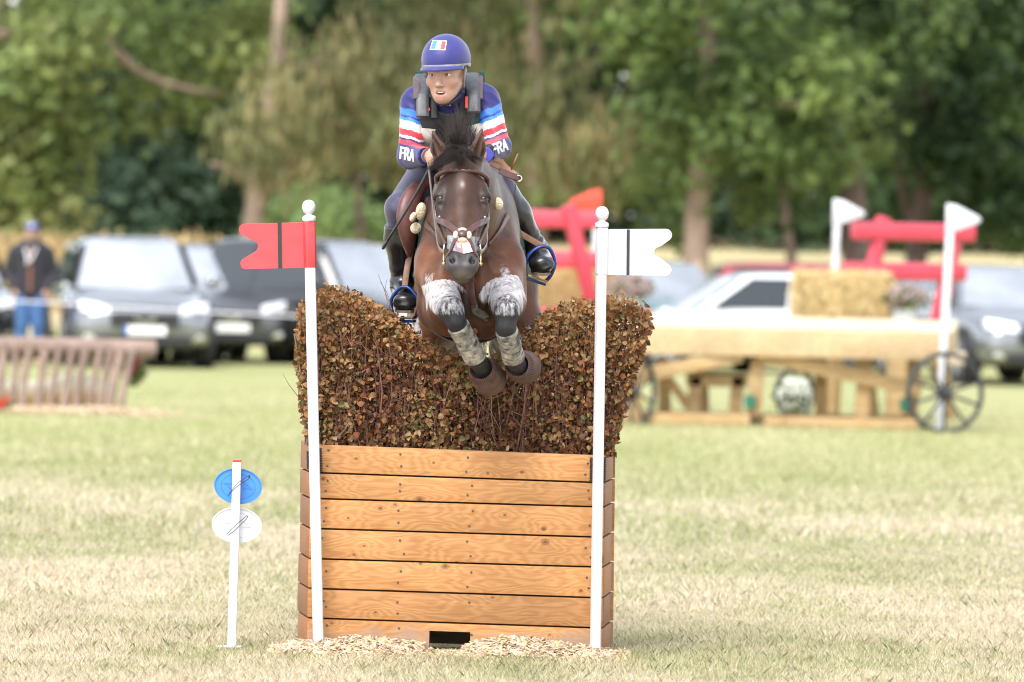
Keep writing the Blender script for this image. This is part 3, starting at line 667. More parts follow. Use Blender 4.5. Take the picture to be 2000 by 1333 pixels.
def smp(r):
    while True:
        x = r.uniform(-.94, .49); y = -abs(r.normal(0, .18)) - .005
        if (x < -.82 or x > .37) and r.random() < .7: y = r.uniform(-.12, .3)
        if not (-.805 < x < .36 and y > 0): break
    return x, y, chip_h(x, y) * r.uniform(.35, 1.05) + .004
chips(8200, smp, .026, 'wood_chips', 'pale wood chips scattered along the foot of the boards', 31)

# ================================================================== the horse, mid-jump, coming towards us
HX = -.175
def H(x, y, z): return V(HX + x, y, z)
hroot = root('horse', (HX, .6, 0), 'dark bay horse jumping over the leafy hedge with its knees tucked up', 'horse')
ELB = {-1: P(851, 603, .11), 1: P(991, 587, .11)}
KNEE = {-1: P(880, 606, -.33), 1: P(991, 606, -.36)}
KNE2 = {-1: P(891, 630, -.345), 1: P(988, 640, -.37)}
FETL = {-1: P(931, 704, -.22), 1: P(1004, 704, -.25)}
PAST = {-1: P(940, 720, -.19), 1: P(1010, 713, -.215)}
HOOF = {-1: P(954, 739, -.10), 1: P(1022, 717, -.12)}
trunk = [(ell(H(0, .87, 1.595), (.238, .60, .325)), .1), (ell(H(0, .33, 1.57), (.195, .36, .30)), .12),
         (ell(H(0, .62, 1.83), (.085, .36, .10)), .12), (ell(H(0, 1.42, 1.63), (.25, .37, .31)), .14), (ell(H(0, 1.36, 1.82), (.17, .36, .11)), .1)]
xs = axis(HX - .42, HX + .42, .006); ys = np.concatenate([np.arange(-.86, .16, .006), np.arange(.16, .5, .01), np.arange(.5, 2.5, .02)]); zs = axis(.35, 2.14, .006)
hf = Field(xs, ys, zs)
for p, k in trunk: hf.add(p, k)
for s in (-1, 1):
    hf.add(cone(H(s * .08, .42, 1.84), H(s * .128, .10, 1.56), .085, .105, V(1, 0, 0), .06, .08), .07)     # shoulder blade
    hf.add(cone(H(s * .132, .09, 1.56), ELB[s] + V(-s * .005, .03, .02), .082, .080), .06)                    # upper arm
    hf.add(ell(H(s * .088, -.035, 1.47), (.080, .075, .13)), .022)                                           # breast muscles
    hf.add(ell(H(s * .072, .03, 1.355), (.075, .11, .095)), .025)
    hf.add(cone(ELB[s], ELB[s] * .45 + KNEE[s] * .55 + V(0, 0, .012), .092, .070, V(1, 0, 0), .068, .056), .05); hf.add(cone(H(s * .142, .03, 1.52), ELB[s] * .3 + KNEE[s] * .7 + V(0, 0, .015), .07, .05), .045)                                       # forearm
    hf.add(cone(ELB[s] * .5 + KNEE[s] * .5 + V(0, 0, .01), KNEE[s] + V(0, .03, .01), .066, .050), .03)
    hf.add(ell(KNEE[s], (.053, .05, .052)), .02); hf.add(cone(KNEE[s], KNE2[s], .044, .039), .02)
    hf.add(cone(KNE2[s], FETL[s], .037, .031), .015); hf.add(ell(FETL[s], (.036, .04, .036)), .02)
    hf.add(cone(FETL[s], PAST[s], .034, .029), .015)
    ad = nrm(HOOF[s] - PAST[s]); hf.add(cone(PAST[s], HOOF[s], .03, .052), .012)
    # hind leg: stifle forward and wide, hock trailing behind
    st = H(s * .185 + .025, 1.36, 1.29); hk = H(s * .10 + .02, 1.80, 1.13); ft = H(s * .09 + .02, 1.98, .82); hh = H(s * .09 + .02, 2.10, .72)
    hf.add(cone(H(s * .11, 1.48, 1.6), st, .16, .095), .10); hf.add(cone(st, (st + hk) / 2, .095, .082), .06); hf.add(cone((st + hk) / 2, hk, .08, .048), .04)
    hf.add(ell(hk, (.045, .055, .055)), .03); hf.add(cone(hk, ft, .038, .032), .02); hf.add(ell(ft, (.036, .04, .036)), .015); hf.add(cone(ft, hh, .03, .05), .015)
hf.add(ell(H(0, .06, 1.40), (.09, .13, .12)), .03)
hf.add(cone(H(0, -.10, 1.58), H(0, -.085, 1.36), .020, .016), .03, '-')
for s in (-1, 1): hf.add(cone(H(s * .095, -.10, 1.44), H(s * .075, -.075, 1.34), .010, .012), .03, '-')
hf.add(ell(H(0, .55, 1.33), (.17, .38, .075)), .08)                                                           # sternum and belly line
# neck
A0 = P(903, 312, -.36)
hf.add(cone(H(0, .32, 1.72), H(-.02, .0, 1.80), .235, .20, V(1, 0, 0), .165, .125), .10)
hf.add(cone(H(-.02, .0, 1.80), A0 + V(0, .07, -.07), .20, .125, V(1, 0, 0), .125, .075), .07)
hf.add(cone(H(0, .30, 1.90), A0 + V(0, .06, -.0), .05, .035), .05)                                            # crest
# head frame: u down the face, f out of the face, sd to the picture's right
MUZ = P(903, 521, -.71); hu = nrm(MUZ - A0); hs_ = nrm(V(1, -.04, -.055)); hs_ = nrm(hs_ - hu * np.dot(hs_, hu)); hfv = np.cross(hu, hs_); hfv = hfv if hfv[1] < 0 else -hfv
HL = np.linalg.norm(MUZ - A0)
def HP(sd_, t, n): return A0 + hs_ * sd_ + hu * t + hfv * n
HM = np.stack([hs_, hu, hfv], 1)
prof = [(.0, .062, .075), (.07, .085, .10), (.16, .092, .122), (.24, .086, .118), (.33, .066, .090), (.42, .050, .068), (.50, .046, .055)]   # t, half width, half depth
for (t0, w0, d0), (t1, w1, d1) in zip(prof[:-1], prof[1:]): hf.add(cone(HP(0, t0, -d0 - .012), HP(0, t1, -d1 - .012), d0, d1, hs_, w0, w1), .03)
hf.add(ell(HP(0, .055, -.06), (.075, .09, .075), HM), .04)
hf.add(cone(HP(0, .10, -.05), HP(0, .40, -.038), .05, .036, hs_, .066, .034), .03)                             # flat of forehead, nasal bone
for s in (-1, 1):
    hf.add(ell(HP(s * .062, .225, -.155), (.034, .105, .095), HM), .03)                                       # cheek
    hf.add(cone(HP(s * .070, .10, -.045), HP(s * .090, .155, -.05), .026, .024), .025)                          # brow above the eye
    hf.add(cone(HP(s * .094, .150, -.052), HP(s * .089, .205, -.060), .016, .013), .015)
    hf.add(cone(HP(s * .078, .225, -.075), HP(s * .056, .335, -.07), .016, .010), .025)                         # facial crest
    for va in ([(.066, .235, -.052), (.058, .29, -.036), (.048, .34, -.028), (.046, .39, -.03)], [(.075, .25, -.08), (.066, .30, -.062), (.058, .36, -.05)]):
        for (a0, a1, a2), (b0, b1, b2) in zip(va[:-1], va[1:]): hf.add(cone(HP(s * a0, a1, a2 + .0), HP(s * b0, b1, b2), .0085, .008), .010)   # veins
    hf.add(ell(HP(s * .098, .166, -.046), (.014, .017, .017), HM), .010, '-')                                 # eye socket
    hf.add(cone(HP(s * .080, .148, -.034), HP(s * .100, .152, -.040), .008, .007), .014); hf.add(ell(HP(s * .086, .157, -.045), (.0195, .0125, .0215), HM), .006); hf.add(ell(HP(s * .085, .183, -.047), (.0175, .009, .019), HM), .006)   # upper lid
    hf.add(cone(HP(s * .032, .475, -.052), HP(s * .040, .513, -.03), .029, .023), .02)                          # nostril wings
    hf.add(cone(HP(s * .048, .495, -.022), HP(s * .047, .524, -.04), .013, .011), .012)
    hf.add(cone(HP(s * .025, .487, -.012), HP(s * .025, .526, -.02), .012, .011), .012)
    hf.add(cone(HP(s * .044, .494, .002), HP(s * .030, .526, -.022), .010, .013), .006, '-')                    # nostril opening
    hf.add(cone(HP(s * .038, .510, -.002), HP(s * .028, .516, -.06), .0125, .009), .006, '-')
hf.add(ell(HP(0, .525, -.050), (.045, .034, .038), HM), .03)                                                  # upper lip
hf.add(ell(HP(0, .515, -.083), (.034, .028, .030), HM), .012); hf.add(cone(HP(0, .36, -.120), HP(0, .49, -.090), .043, .030), .03)   # chin, lower jaw
hf.add(cone(HP(-.05, .553, -.070), HP(.05, .553, -.070), .005, .005), .006, '-')                              # mouth line
EAR = {}
for s, (bx, by, tx, ty) in ((-1, (866, 312, 846, 258)), (1, (926, 313, 941, 253))):
    b = P(bx, by, -.33); t = P(tx, ty, -.31); m = b * .5 + t * .5 + V(s * .008, -.004, 0); EAR[s] = (b, m, t)
    sdv = nrm(V(1, -s * .5, 0))
    hf.add(cone(b + V(0, 0, -.02), b * .6 + t * .4 + V(s * .006, 0, 0), .03, .032, sdv, .028, .029), .02); hf.add(cone(b * .6 + t * .4 + V(s * .006, 0, 0), t, .032, .006, sdv, .029, .006), .006)
    hf.add(cone(b * .80 + t * .20 + V(s * .008, -.021, 0), b * .22 + t * .78 + V(s * .007, -.013, 0), .022, .012, sdv, .017, .007), .006, '-')
hv, hq = hf.mesh()
del hf
def vnormals(v, q_):
    n = np.zeros_like(v); fn_ = np.cross(v[q_[:, 2]] - v[q_[:, 0]], v[q_[:, 3]] - v[q_[:, 1]])
    for k in range(4): np.add.at(n, q_[:, k], fn_)
    return n / np.maximum(np.linalg.norm(n, axis=1), 1e-9)[:, None]
hnm = vnormals(hv, hq)                           # muscle and tendon relief
_a = value_noise(hv[:, 0] * 1.0 + hv[:, 1] * .7, hv[:, 2] - hv[:, 1] * .5, 11, 91) - .5; _b = value_noise(hv[:, 0] - hv[:, 1] * .6, hv[:, 2] * .6 + hv[:, 0] * .5, 26, 92) - .5
_ch = np.where(hv[:, 2] < 1.62, 1.0, .45) * np.where((hv[:, 1] < -.3), .5, 1)
hv = hv + hnm * ((_a * .012 + _b * .005) * _ch)[:, None]
hb = bvh_of(hv, hq)
def pix(p): d = p - CAM; z = d @ FW; return 1000 + (d @ RT) * FPX / z, 666.5 - (d @ UP) * FPX / z
def hit(px, py, bv, y0=-3):
    d = FW * FPX + RT * (px - 1000) - UP * (py - 666.5); d = nrm(d); loc, n, i, ds = bv.ray_cast(Vector(CAM), Vector(d))
    return (None, None) if loc is None else (np.array(loc), np.array(n))
# coat colours: bay with black points, grey muzzle, white leg grease, pale belly band
hc = np.tile(V(.080, .029, .013), (len(hv), 1))
X, Y_, Z = hv.T
vn = value_noise(X * 1.0 + Y_, Z, 7, 5); hc *= (.82 + .36 * vn)[:, None]
def mixc(c, wgt): global hc; hc = hc * (1 - wgt[:, None]) + np.asarray(c) * wgt[:, None]
rel = hv - A0; hl = rel @ hu; hn = rel @ hfv; hsd = rel @ hs_
headw = sst(-Y_, .1, .26) * sst(Z, 1.42, 1.5) * (np.abs(hsd) < .16) * (hl > -.2)
mixc((.050, .025, .016), sst(Z, 1.60, 1.78) * .75 * (1 - headw)); mixc((.044, .020, .012), headw * .9)
mixc((.028, .021, .018), headw * np.exp(-((np.abs(hsd) - .085) / .04) ** 2 - ((hl - .17) / .06) ** 2) * .7)
mixc((.085, .036, .017), headw * np.exp(-((np.abs(hsd) - .05) / .02) ** 2 - ((hl - .34) / .09) ** 2) * .55)
mixc((.045, .040, .040), headw * sst(hl, .40, .48)); mixc((.035, .032, .032), headw * sst(hl, .525, .545))
mixc((.16, .12, .10), headw * sst(hl, .54, .56) * .5)
for s in (-1, 1):
    na, nb = HP(s * .041, .498, -.002), HP(s * .028, .516, -.05); tn_ = np.clip(((hv - na) @ (nb - na)) / ((nb - na) @ (nb - na)), 0, 1); mixc((.010, .008, .009), sst(-np.linalg.norm(hv - na - tn_[:, None] * (nb - na), axis=1), -.020, -.011) * (hn < -.008))
    mixc((.020, .015, .013), headw * sst(-np.linalg.norm(hv - HP(s * .095, .167, -.044), axis=1), -.030, -.016) * .85)
mixc((.26, .24, .22), headw * np.exp(-(hsd / .008) ** 2 - ((hl - .135) / .014) ** 2) * .7)
mixc((.165, .063, .025), np.exp(-((Z - 1.46) / .12) ** 2) * sst(np.abs(X - HX), .07, .16) * (Y_ < .3) * (1 - headw) * .6 * (.5 + vn))
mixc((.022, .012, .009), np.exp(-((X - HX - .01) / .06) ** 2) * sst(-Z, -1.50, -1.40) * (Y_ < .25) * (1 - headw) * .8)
for s in (-1, 1):
    earw = np.exp(-np.maximum(0, np.linalg.norm(hv - EAR[s][1], axis=1) - .04) ** 2 / .02 ** 2); mixc((.07, .034, .022), earw * .75); mixc((.010, .008, .007), earw * sst(-(hv[:, 1] - EAR[s][1][1]), .004, .012) * sst(-np.abs(X - EAR[s][1][0] - (Z - EAR[s][1][2]) * (EAR[s][2][0] - EAR[s][0][0]) / (EAR[s][2][2] - EAR[s][0][2]) - s * .006), -.019, -.012))
    lowd = np.minimum(np.linalg.norm(hv - KNEE[s], axis=1), np.linalg.norm(hv - KNE2[s], axis=1) - .015); belowk = np.array([(hv - KNE2[s]) @ nrm(FETL[s] - KNE2[s])]).ravel()
    near = np.linalg.norm(hv - (KNEE[s] + FETL[s]) / 2, axis=1)
    cax = nrm(FETL[s] - KNE2[s]); rdc = np.linalg.norm((hv - KNE2[s]) - np.outer(belowk, cax), axis=1)
    mixc((.017, .016, .018), np.maximum(sst(-lowd, -.085, -.05), sst(belowk, -.02, .02) * (rdc < .09) * (Y_ < -.03)))
    hd = (Y_ > 1.0) & (Z < 1.22); mixc((.05, .03, .022), hd * .8)
grease = np.zeros(len(hv))
for s in (-1, 1):
    ax_ = KNEE[s] - ELB[s]; tt = ((hv - ELB[s]) @ ax_) / (ax_ @ ax_); rad = np.linalg.norm(hv - ELB[s] - np.clip(tt, 0, 1)[:, None] * ax_, axis=1)
    ang = value_noise(X * 3, Z * 3 + Y_ * 3, 6, 77); g = sst(tt + .35 * (ang - .5) + (Z - ELB[s][2]) * 2.2, .42, .62) * (rad < .12) * (Y_ < .06) * sst(Z - ELB[s][2] - (KNEE[s][2] - ELB[s][2]) * tt, -.045, -.01)
    g = g * (1 - .20 * sst(tt, .86, .97)); grease = np.maximum(grease, g * .56)
    pc = P(838 if s < 0 else 985, 545 if s < 0 else 530, 0); grease = np.maximum(grease, .50 * np.exp(-((X - pc[0]) / .035) ** 2 - ((Z - pc[2]) / .05) ** 2) * (Y_ < .15))
    grease = np.maximum(grease, .75 * sst(Y_, 1.2, 1.3) * np.exp(-((Z - 1.25) / .10) ** 2) * (np.abs(X - HX) > .2)); grease = np.maximum(grease, .45 * (Y_ > 1.5) * (Z < 1.25))
me = np_mesh('body', hv, hq, hc)
a = me.attributes.new('grease', 'FLOAT', 'POINT'); a.data.foreach_set('value', grease.astype(np.float32))
m, t, b = _nodes('bay_coat'); L = t.links; N = t.nodes.new
at = N('ShaderNodeAttribute'); at.attribute_name = 'col'; ag = N('ShaderNodeAttribute'); ag.attribute_name = 'grease'; tc = N('ShaderNodeTexCoord')
n1 = N('ShaderNodeTexNoise'); n1.inputs['Scale'].default_value = 9; n1.inputs['Detail'].default_value = 6; L.new(tc.outputs['Object'], n1.inputs['Vector'])
r1 = N('ShaderNodeMapRange'); r1.inputs[1].default_value = .3; r1.inputs[2].default_value = .7; r1.inputs[3].default_value = .6; r1.inputs[4].default_value = 1.45; L.new(n1.outputs['Fac'], r1.inputs[0])
v1 = N('ShaderNodeVectorMath'); v1.operation = 'SCALE'; L.new(at.outputs['Color'], v1.inputs[0]); L.new(r1.outputs[0], v1.inputs['Scale'])
mp = N('ShaderNodeMapping'); mp.inputs['Scale'].default_value = (1, 1, .35); mp.inputs['Rotation'].default_value = (0, .35, 0); L.new(tc.outputs['Object'], mp.inputs[0])
n2 = N('ShaderNodeTexNoise'); n2.inputs['Scale'].default_value = 48; n2.inputs['Detail'].default_value = 7; n2.inputs['Roughness'].default_value = .72; L.new(mp.outputs[0], n2.inputs['Vector'])
ad = N('ShaderNodeMath'); ad.operation = 'ADD'; L.new(ag.outputs['Fac'], ad.inputs[0]); L.new(n2.outputs['Fac'], ad.inputs[1])
r2 = N('ShaderNodeMapRange'); r2.inputs[1].default_value = .88; r2.inputs[2].default_value = 1.16; L.new(ad.outputs[0], r2.inputs[0])
mx = N('ShaderNodeMix'); mx.data_type = 'RGBA'; mx.inputs[7].default_value = (.56, .555, .57, 1); L.new(r2.outputs[0], mx.inputs[0]); L.new(v1.outputs[0], mx.inputs[6]); L.new(mx.outputs[2], b.inputs['Base Color'])
rr = N('ShaderNodeMapRange'); rr.inputs[3].default_value = .36; rr.inputs[4].default_value = .58; L.new(n2.outputs['Fac'], rr.inputs[0]); L.new(rr.outputs[0], b.inputs['Roughness'])
b.inputs['Specular IOR Level'].default_value = .27; b.inputs['Sheen Weight'].default_value = .04; b.inputs['Sheen Roughness'].default_value = .4
n3 = N('ShaderNodeTexNoise'); n3.inputs['Scale'].default_value = 26; n3.inputs['Detail'].default_value = 6; L.new(mp.outputs[0], n3.inputs['Vector'])
sm = N('ShaderNodeMath'); sm.operation = 'MULTIPLY_ADD'; sm.inputs[1].default_value = .6; L.new(r2.outputs[0], sm.inputs[0]); L.new(n3.outputs['Fac'], sm.inputs[2])
bp = N('ShaderNodeBump'); bp.inputs['Strength'].default_value = .30; bp.inputs['Distance'].default_value = .008; L.new(sm.outputs[0], bp.inputs['Height']); L.new(bp.outputs[0], b.inputs['Normal'])
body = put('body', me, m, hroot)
# eyes
eyem = mat('horse_eye', (.020, .010, .005), .22, var=.3, coat=.15, spec=.3)
for s in (-1, 1): MB().ball(HP(s * .0845, .169, -.045), .0188, 14).build('eye', eyem, hroot, smooth=True)
# hair
def hair(name, strands, width, cols, parent, seed):
    r = np.random.default_rng(seed); VV, FF, CC = [], [], []; n = 0
    for pts in strands:
        pts = spline(pts, 9); c = np.array(cols[r.integers(len(cols))]) * r.uniform(.7, 1.3); wv = width * r.uniform(.6, 1.4)
        sx_ = nrm(V(r.normal(0, 1), r.normal(0, .4), r.normal(0, .5)))
        for i, p in enumerate(pts):
            tg = nrm(pts[min(i + 1, 8)] - pts[max(i - 1, 0)]); x = nrm(sx_ - tg * (sx_ @ tg)); y = np.cross(tg, x); k = wv * (1 - .85 * (i / 8) ** 1.5)
            VV += [p + x * k, p - x * k * .5 + y * k * .87, p - x * k * .5 - y * k * .87]; CC += [c] * 3
        for i in range(8):
            for j in range(3): FF.append((n + i * 3 + j, n + i * 3 + (j + 1) % 3, n + i * 3 + 3 + (j + 1) % 3, n + i * 3 + 3 + j))
        n += 27
    return put(name, np_mesh(name, np.array(VV), np.array(FF), np.array(CC)), vmat('hair', rough=.5, var=.15, scale=20, spec=.25), parent)
rh = np.random.default_rng(3); st_ = []
hair_c = [(.016, .012, .011), (.03, .022, .020), (.075, .058, .054), (.045, .03, .026)]
def locks(n, per, basefn, dirfn, lmin, lmax, spread):
    o = []
    for k in range(n):
        b0 = basefn(); d0 = dirfn(); ln = rh.uniform(lmin, lmax); bend = V(rh.normal(0, .16), rh.normal(0, .16), rh.normal(-.05, .08)); sp = rh.uniform(.5, 1.2) * spread
        for q_ in range(per):
            jb = V(*rh.normal(0, .008, 3)); jt = V(*rh.normal(0, 1, 3)) * sp; l_ = ln * rh.uniform(.7, 1.08)
            pt = lambda u: b0 + jb + d0 * l_ * u + bend * l_ * u * u + jt * u * (1.25 - u)
            o.append([pt(0), pt(.33), pt(.66), pt(1)])
    return o
def mbase():
    u = rh.random(); return H(-.045, -.20, 1.955) * (1 - u) + H(-.02, .22, 1.97) * u + V(rh.normal(0, .014), 0, rh.normal(-.008, .008))
st_ = locks(88, 26, mbase, lambda: nrm(V(rh.normal(-.18, .24), rh.normal(.1, .3), 1)), .10, .235, .016)
hair('mane', st_, .00115, hair_c, hroot, 5)
st_ = []
for k in range(34):                              # forelock swept to both sides of the forehead, in locks
    sg = -1 if rh.random() < .62 else 1; bx, by = 892 + rh.normal(0, 8), 290 + rh.normal(0, 3); l_ = rh.uniform(.45, 1.0)
    if sg < 0: m0, e0 = (879 + rh.normal(0, 4), 297 + rh.normal(0, 4) + 5 * l_), (842 + rh.normal(0, 5) + 28 * (1 - l_), 325 + rh.normal(0, 6))
    else: m0, e0 = (910 + rh.normal(0, 4), 296 + rh.normal(0, 3) + 4 * l_), (938 + rh.normal(0, 4) - 22 * (1 - l_), 317 + rh.normal(0, 4))
    if k < 5: m0, e0 = (893 + rh.normal(0, 2), 302), (896 + rh.normal(0, 2), 317 + rh.normal(0, 2))
    for q_ in range(30):
        a_, b_ = rh.normal(0, 3.0), rh.normal(0, 2.2); st_.append([P(bx + a_, by + b_, -.40), P(m0[0] + a_ * 1.1, m0[1] + b_ * 1.3, -.462 + rh.normal(0, .004)), P(e0[0] + a_ * .7 + rh.normal(0, 1.5), e0[1] + b_ * .7 + rh.normal(0, 2.5), -.455 + rh.normal(0, .006))])
st_ += locks(12, 22, lambda: P(890 + rh.normal(0, 12), 291, -.37), lambda: nrm(V(rh.normal(-.1, .4), rh.normal(0, .3), 1)), .05, .11, .012)
hair('forelock', st_, .0012, hair_c[:2] + hair_c[:1] + hair_c[3:], hroot, 6)
st_ = []
for k in range(160):
    b0 = H(rh.normal(0, .02), 1.77, 1.78 + rh.normal(0, .02)); st_.append([b0, b0 + V(rh.normal(0, .03), .2, .02), b0 + V(rh.normal(0, .06), .36, -.25), b0 + V(rh.normal(0, .07), .42 + rh.normal(0, .06), -rh.uniform(.45, .75))])
hair('tail', st_, .004, hair_c, hroot, 7)
st_ = []
for k in range(22):
    sg = rh.choice([-1, 1]); b0 = HP(rh.normal(0, .028), .545 + rh.normal(0, .006), -.06 + rh.normal(0, .015)); st_.append([b0, b0 + V(rh.normal(0, .01), -.006, -.012), b0 + V(rh.normal(0, .02), -.01, -.028)])
hair('whiskers', st_, .0006, [(.09, .08, .07)], hroot, 8)

# ---- tack
leather = mat('brown_leather', (.075, .030, .026), .42, var=.25, scale=30, bump=.08, bscale=150, coat=.15)
leather2 = mat('tan_leather', (.17, .075, .035), .5, var=.25, scale=40, bump=.1, bscale=150)
steel = mat('polished_steel', (.62, .60, .56), .2, metal=1, var=.1)
fleece = mat('cream_fleece', (.58, .49, .32), .95, var=.15, scale=60, bump=.9, bscale=140, sheen=.5)
def onto(pts, n, lift=.004, bv=None, via='pix', smooth_n=True):
    """strap path: photo pixels cast onto the skin, resampled"""
    bv = bv or hb; P3, N3 = [], []
    pp = spline(np.array(pts, float), n)
    last = None
    for q_ in pp:
        if len(q_) == 2:
            l, nn = hit(q_[0], q_[1], bv)
            if l is None or (last is not None and abs(l[1] - last[1]) > .12):
                l = last if l is None else P(q_[0], q_[1], last[1]); nn = N3[-1] if N3 else V(0, -1, 0)
        else:
            l, nn, i_, d_ = bv.find_nearest(Vector(q_)); l = np.array(l); nn = np.array(nn)
        last = l; P3.append(l + nn * lift); N3.append(nn)
    P3 = np.array(P3); N3 = np.array(N3)
    for _ in range(2):
        P3[1:-1] = (P3[:-2] + 2 * P3[1:-1] + P3[2:]) / 4; N3[1:-1] = (N3[:-2] + 2 * N3[1:-1] + N3[2:]) / 4
    return P3, N3
bridle = MB().tube(spline([HP(-.098, .035, -.10), HP(-.097, .06, -.03), HP(-.055, .068, .010), HP(0, .074, .016), HP(.055, .072, .010), HP(.096, .068, -.03), HP(.099, .05, -.10)], 26), .0105, n=8, ratio=.7).build('bridle', leather, hroot, smooth=True)
bridle['label'] = 'brown leather bridle with crossed noseband'
pts = spline([HP(-.09, .062, -.012), HP(-.055, .068, .0185), HP(0, .074, .0245), HP(.055, .072, .0185), HP(.09, .069, -.012)], 40)
MB().tube(pts + np.array([hu * .0022 * math.sin(k * 1.5) for k in range(40)]), .0013, n=4).build('browband_stitching', mat('cream_thread', (.55, .45, .33), .8), bridle)
def sidepath(s, tn, lift=.005, n=22):
    return onto([HP(s * w_, t_, n_) for t_, w_, n_ in tn], n, lift)
for s in (-1, 1):
    p3, n3 = sidepath(s, [(-.01, .075, -.10), (.06, .099, -.075), (.15, .106, -.078), (.25, .10, -.085), (.33, .078, -.075), (.385, .066, -.062)], .007); MB().strap(p3, n3, .019, .006).build('cheekpiece', leather, bridle, smooth='auto')
    p3, n3 = sidepath(s, [(0, .075, -.13), (.08, .098, -.115), (.16, .104, -.105), (.25, .105, -.105), (.30, .088, -.09)], .006); MB().strap(p3, n3, .011, .005).build('noseband_cheekpiece', leather, bridle, smooth='auto')
    # upper and lower arms of the crossed noseband meet on the nose
    p3, n3 = onto([HP(s * .094, .235, -.085), HP(s * .084, .275, -.050), HP(s * .050, .335, -.004), HP(s * .012, .385, .0)], 18, .007); MB().strap(p3, n3, .024, .007).build('noseband', leather, bridle, smooth='auto')
    p3, n3 = onto([HP(s * .010, .395, .0), HP(s * .035, .422, -.01), HP(s * .055, .458, -.035), HP(s * .053, .474, -.075), HP(s * .03, .48, -.12)], 20, .006); MB().strap(p3, n3, .016, .006).build('lower_noseband', leather, bridle, smooth='auto')
    # bit: loose ring with cheek, and rein
    rc = HP(s * .070, .405, -.060); rx = nrm(hu + hs_ * s * .1); ry = nrm(hfv)
    MB().tube([rc + .019 * (rx * math.cos(a_) + ry * math.sin(a_)) for a_ in np.linspace(0, 6.283, 18)[:-1]], .0032, n=6, closed=True).build('bit_ring', steel, bridle, smooth=True)
    MB().tube([rc + rx * .016, rc + rx * .045 + hs_ * s * -.003, rc + rx * .072 + hs_ * s * -.006], [.004, .005, .0035], n=6).ball(rc + rx * .078 + hs_ * s * -.007, .008).build('bit_cheek', mat('brass', (.55, .42, .2), .3, metal=1), bridle, smooth=True)
    MB().ball(HP(s * .088, .245, -.07) + hfv * .01, (.006, .008, .006)).build('buckle', steel, bridle, smooth=True)
# sheepskin pad under the crossing, leather cross piece, printed nose net
cc_ = HP(0, .392, .011)
for a_, b_ in ((-.026, .0), (.026, .0), (0, -.024), (0, .026)):
    MB().ball(cc_ + hs_ * a_ + hu * b_ + hfv * (-.004), (.0105 if a_ else .019, .019 if a_ else .0105, .010), 12, HM).build('fleece_pad', fleece, bridle, smooth=True)
MB().ball(cc_ + hfv * .004, (.018, .018, .009), 12, HM).build('noseband_crosspiece', leather, bridle, smooth=True)
def grid_patch(fn, nu, nv_):
    vs = [fn(i / nu, j / nv_) for j in range(nv_ + 1) for i in range(nu + 1)]; fs = [(j * (nu + 1) + i, j * (nu + 1) + i + 1, (j + 1) * (nu + 1) + i + 1, (j + 1) * (nu + 1) + i) for j in range(nv_) for i in range(nu)]
    return vs, fs
def nose(uu, vv, lift):
    px = 874 + 63 * uu; yb = 490 + 9 * (1 - abs(uu - .5) * 2); py = 462 + 3 * (uu - .5) + (yb - 464) * vv
    l, n_ = hit(px, py, hb)
    if l is None or l[1] > -.45: l = P(px, py, -.62); n_ = V(0, -1, 0)
    return l + nrm(n_ + V(0, -1, 0)) * lift
vs, fs = grid_patch(lambda u_, v_: nose(u_, v_, .0025), 20, 12)
net = MB().add(vs, fs).build('nose_net', mat('grey_mesh_net', (.22, .23, .25), .8, var=.35, scale=160), bridle, smooth=True)
cols_ = np.zeros((16 * 12, 3)); pv, pf = [], []
vs, fs = grid_patch(lambda u_, v_: nose(.22 + .50 * u_ + .06 * v_, .06 + v_ * .92, .0045), 15, 11)
vc = []
for k, p_ in enumerate(vs):
    u_, v_ = (k % 16) / 15, (k // 16) / 11
    c = V(.62, .60, .62)
    if v_ < .45: c = V(.60, .36, .32) if value_noise(u_ * 6, v_ * 6, 1, 4) > .45 else V(.24, .10, .09)
    elif u_ < .45: c = V(.20, .12, .13) if value_noise(u_ * 5, v_ * 5, 1, 8) > .45 else V(.5, .42, .42)
    else: c = V(.78, .77, .8)
    vc.append(c)
put('printed_patch', np_mesh('printed_patch', np.array(vs), np.array(fs), np.array(vc)), vmat('print', rough=.6, var=.1), net)
# chin strap end dangling under the jaw
MB().tube(spline([P(880, 513, -.62), P(872, 518, -.62), P(866, 527, -.60)], 8), .005, n=6, ratio=.4).build('strap_end', mat('grey_strap', (.20, .16, .17), .6), bridle, smooth=True)

# breastplate: shoulder strap with fleece, centre strap to the girth, girth
bpl = MB()
p3, n3 = onto([P(819, 433, .12), P(832, 449, .02), P(850, 462, -.05), P(876, 475, -.07)], 22, .007); o = bpl.strap(p3, n3, .021, .006).build('breastplate', leather, hroot, smooth='auto'); bplo = o
p3, n3 = onto([P(936, 472, -.05), P(955, 455, 0), P(978, 425, .12)], 14, .006); MB().strap(p3, n3, .021, .006).build('shoulder_strap', leather, bplo, smooth='auto')
p3, n3 = onto([P(917, 520, -.05), P(922, 548, -.06), P(928, 572, -.06), P(934, 592, -.05), P(940, 612, -.04)], 24, .006); MB().strap(p3, n3, .026, .006).build('centre_strap', leather, bplo, smooth='auto')
p3, n3 = onto([P(934, 594, -.05), P(938, 604, -.04), P(942, 616, -.03)], 8, .012); MB().strap(p3, n3, .032, .010).build('centre_buckle', mat('dull_buckle', (.12, .12, .11), .35, metal=.7), bplo, bevel=.002)
p3, n3 = onto([P(942, 618, -.03), P(943, 630, .0), P(942, 644, .05)], 10, .007); MB().strap(p3, n3, .022, .006).build('centre_strap_end', leather2, bplo, smooth='auto')
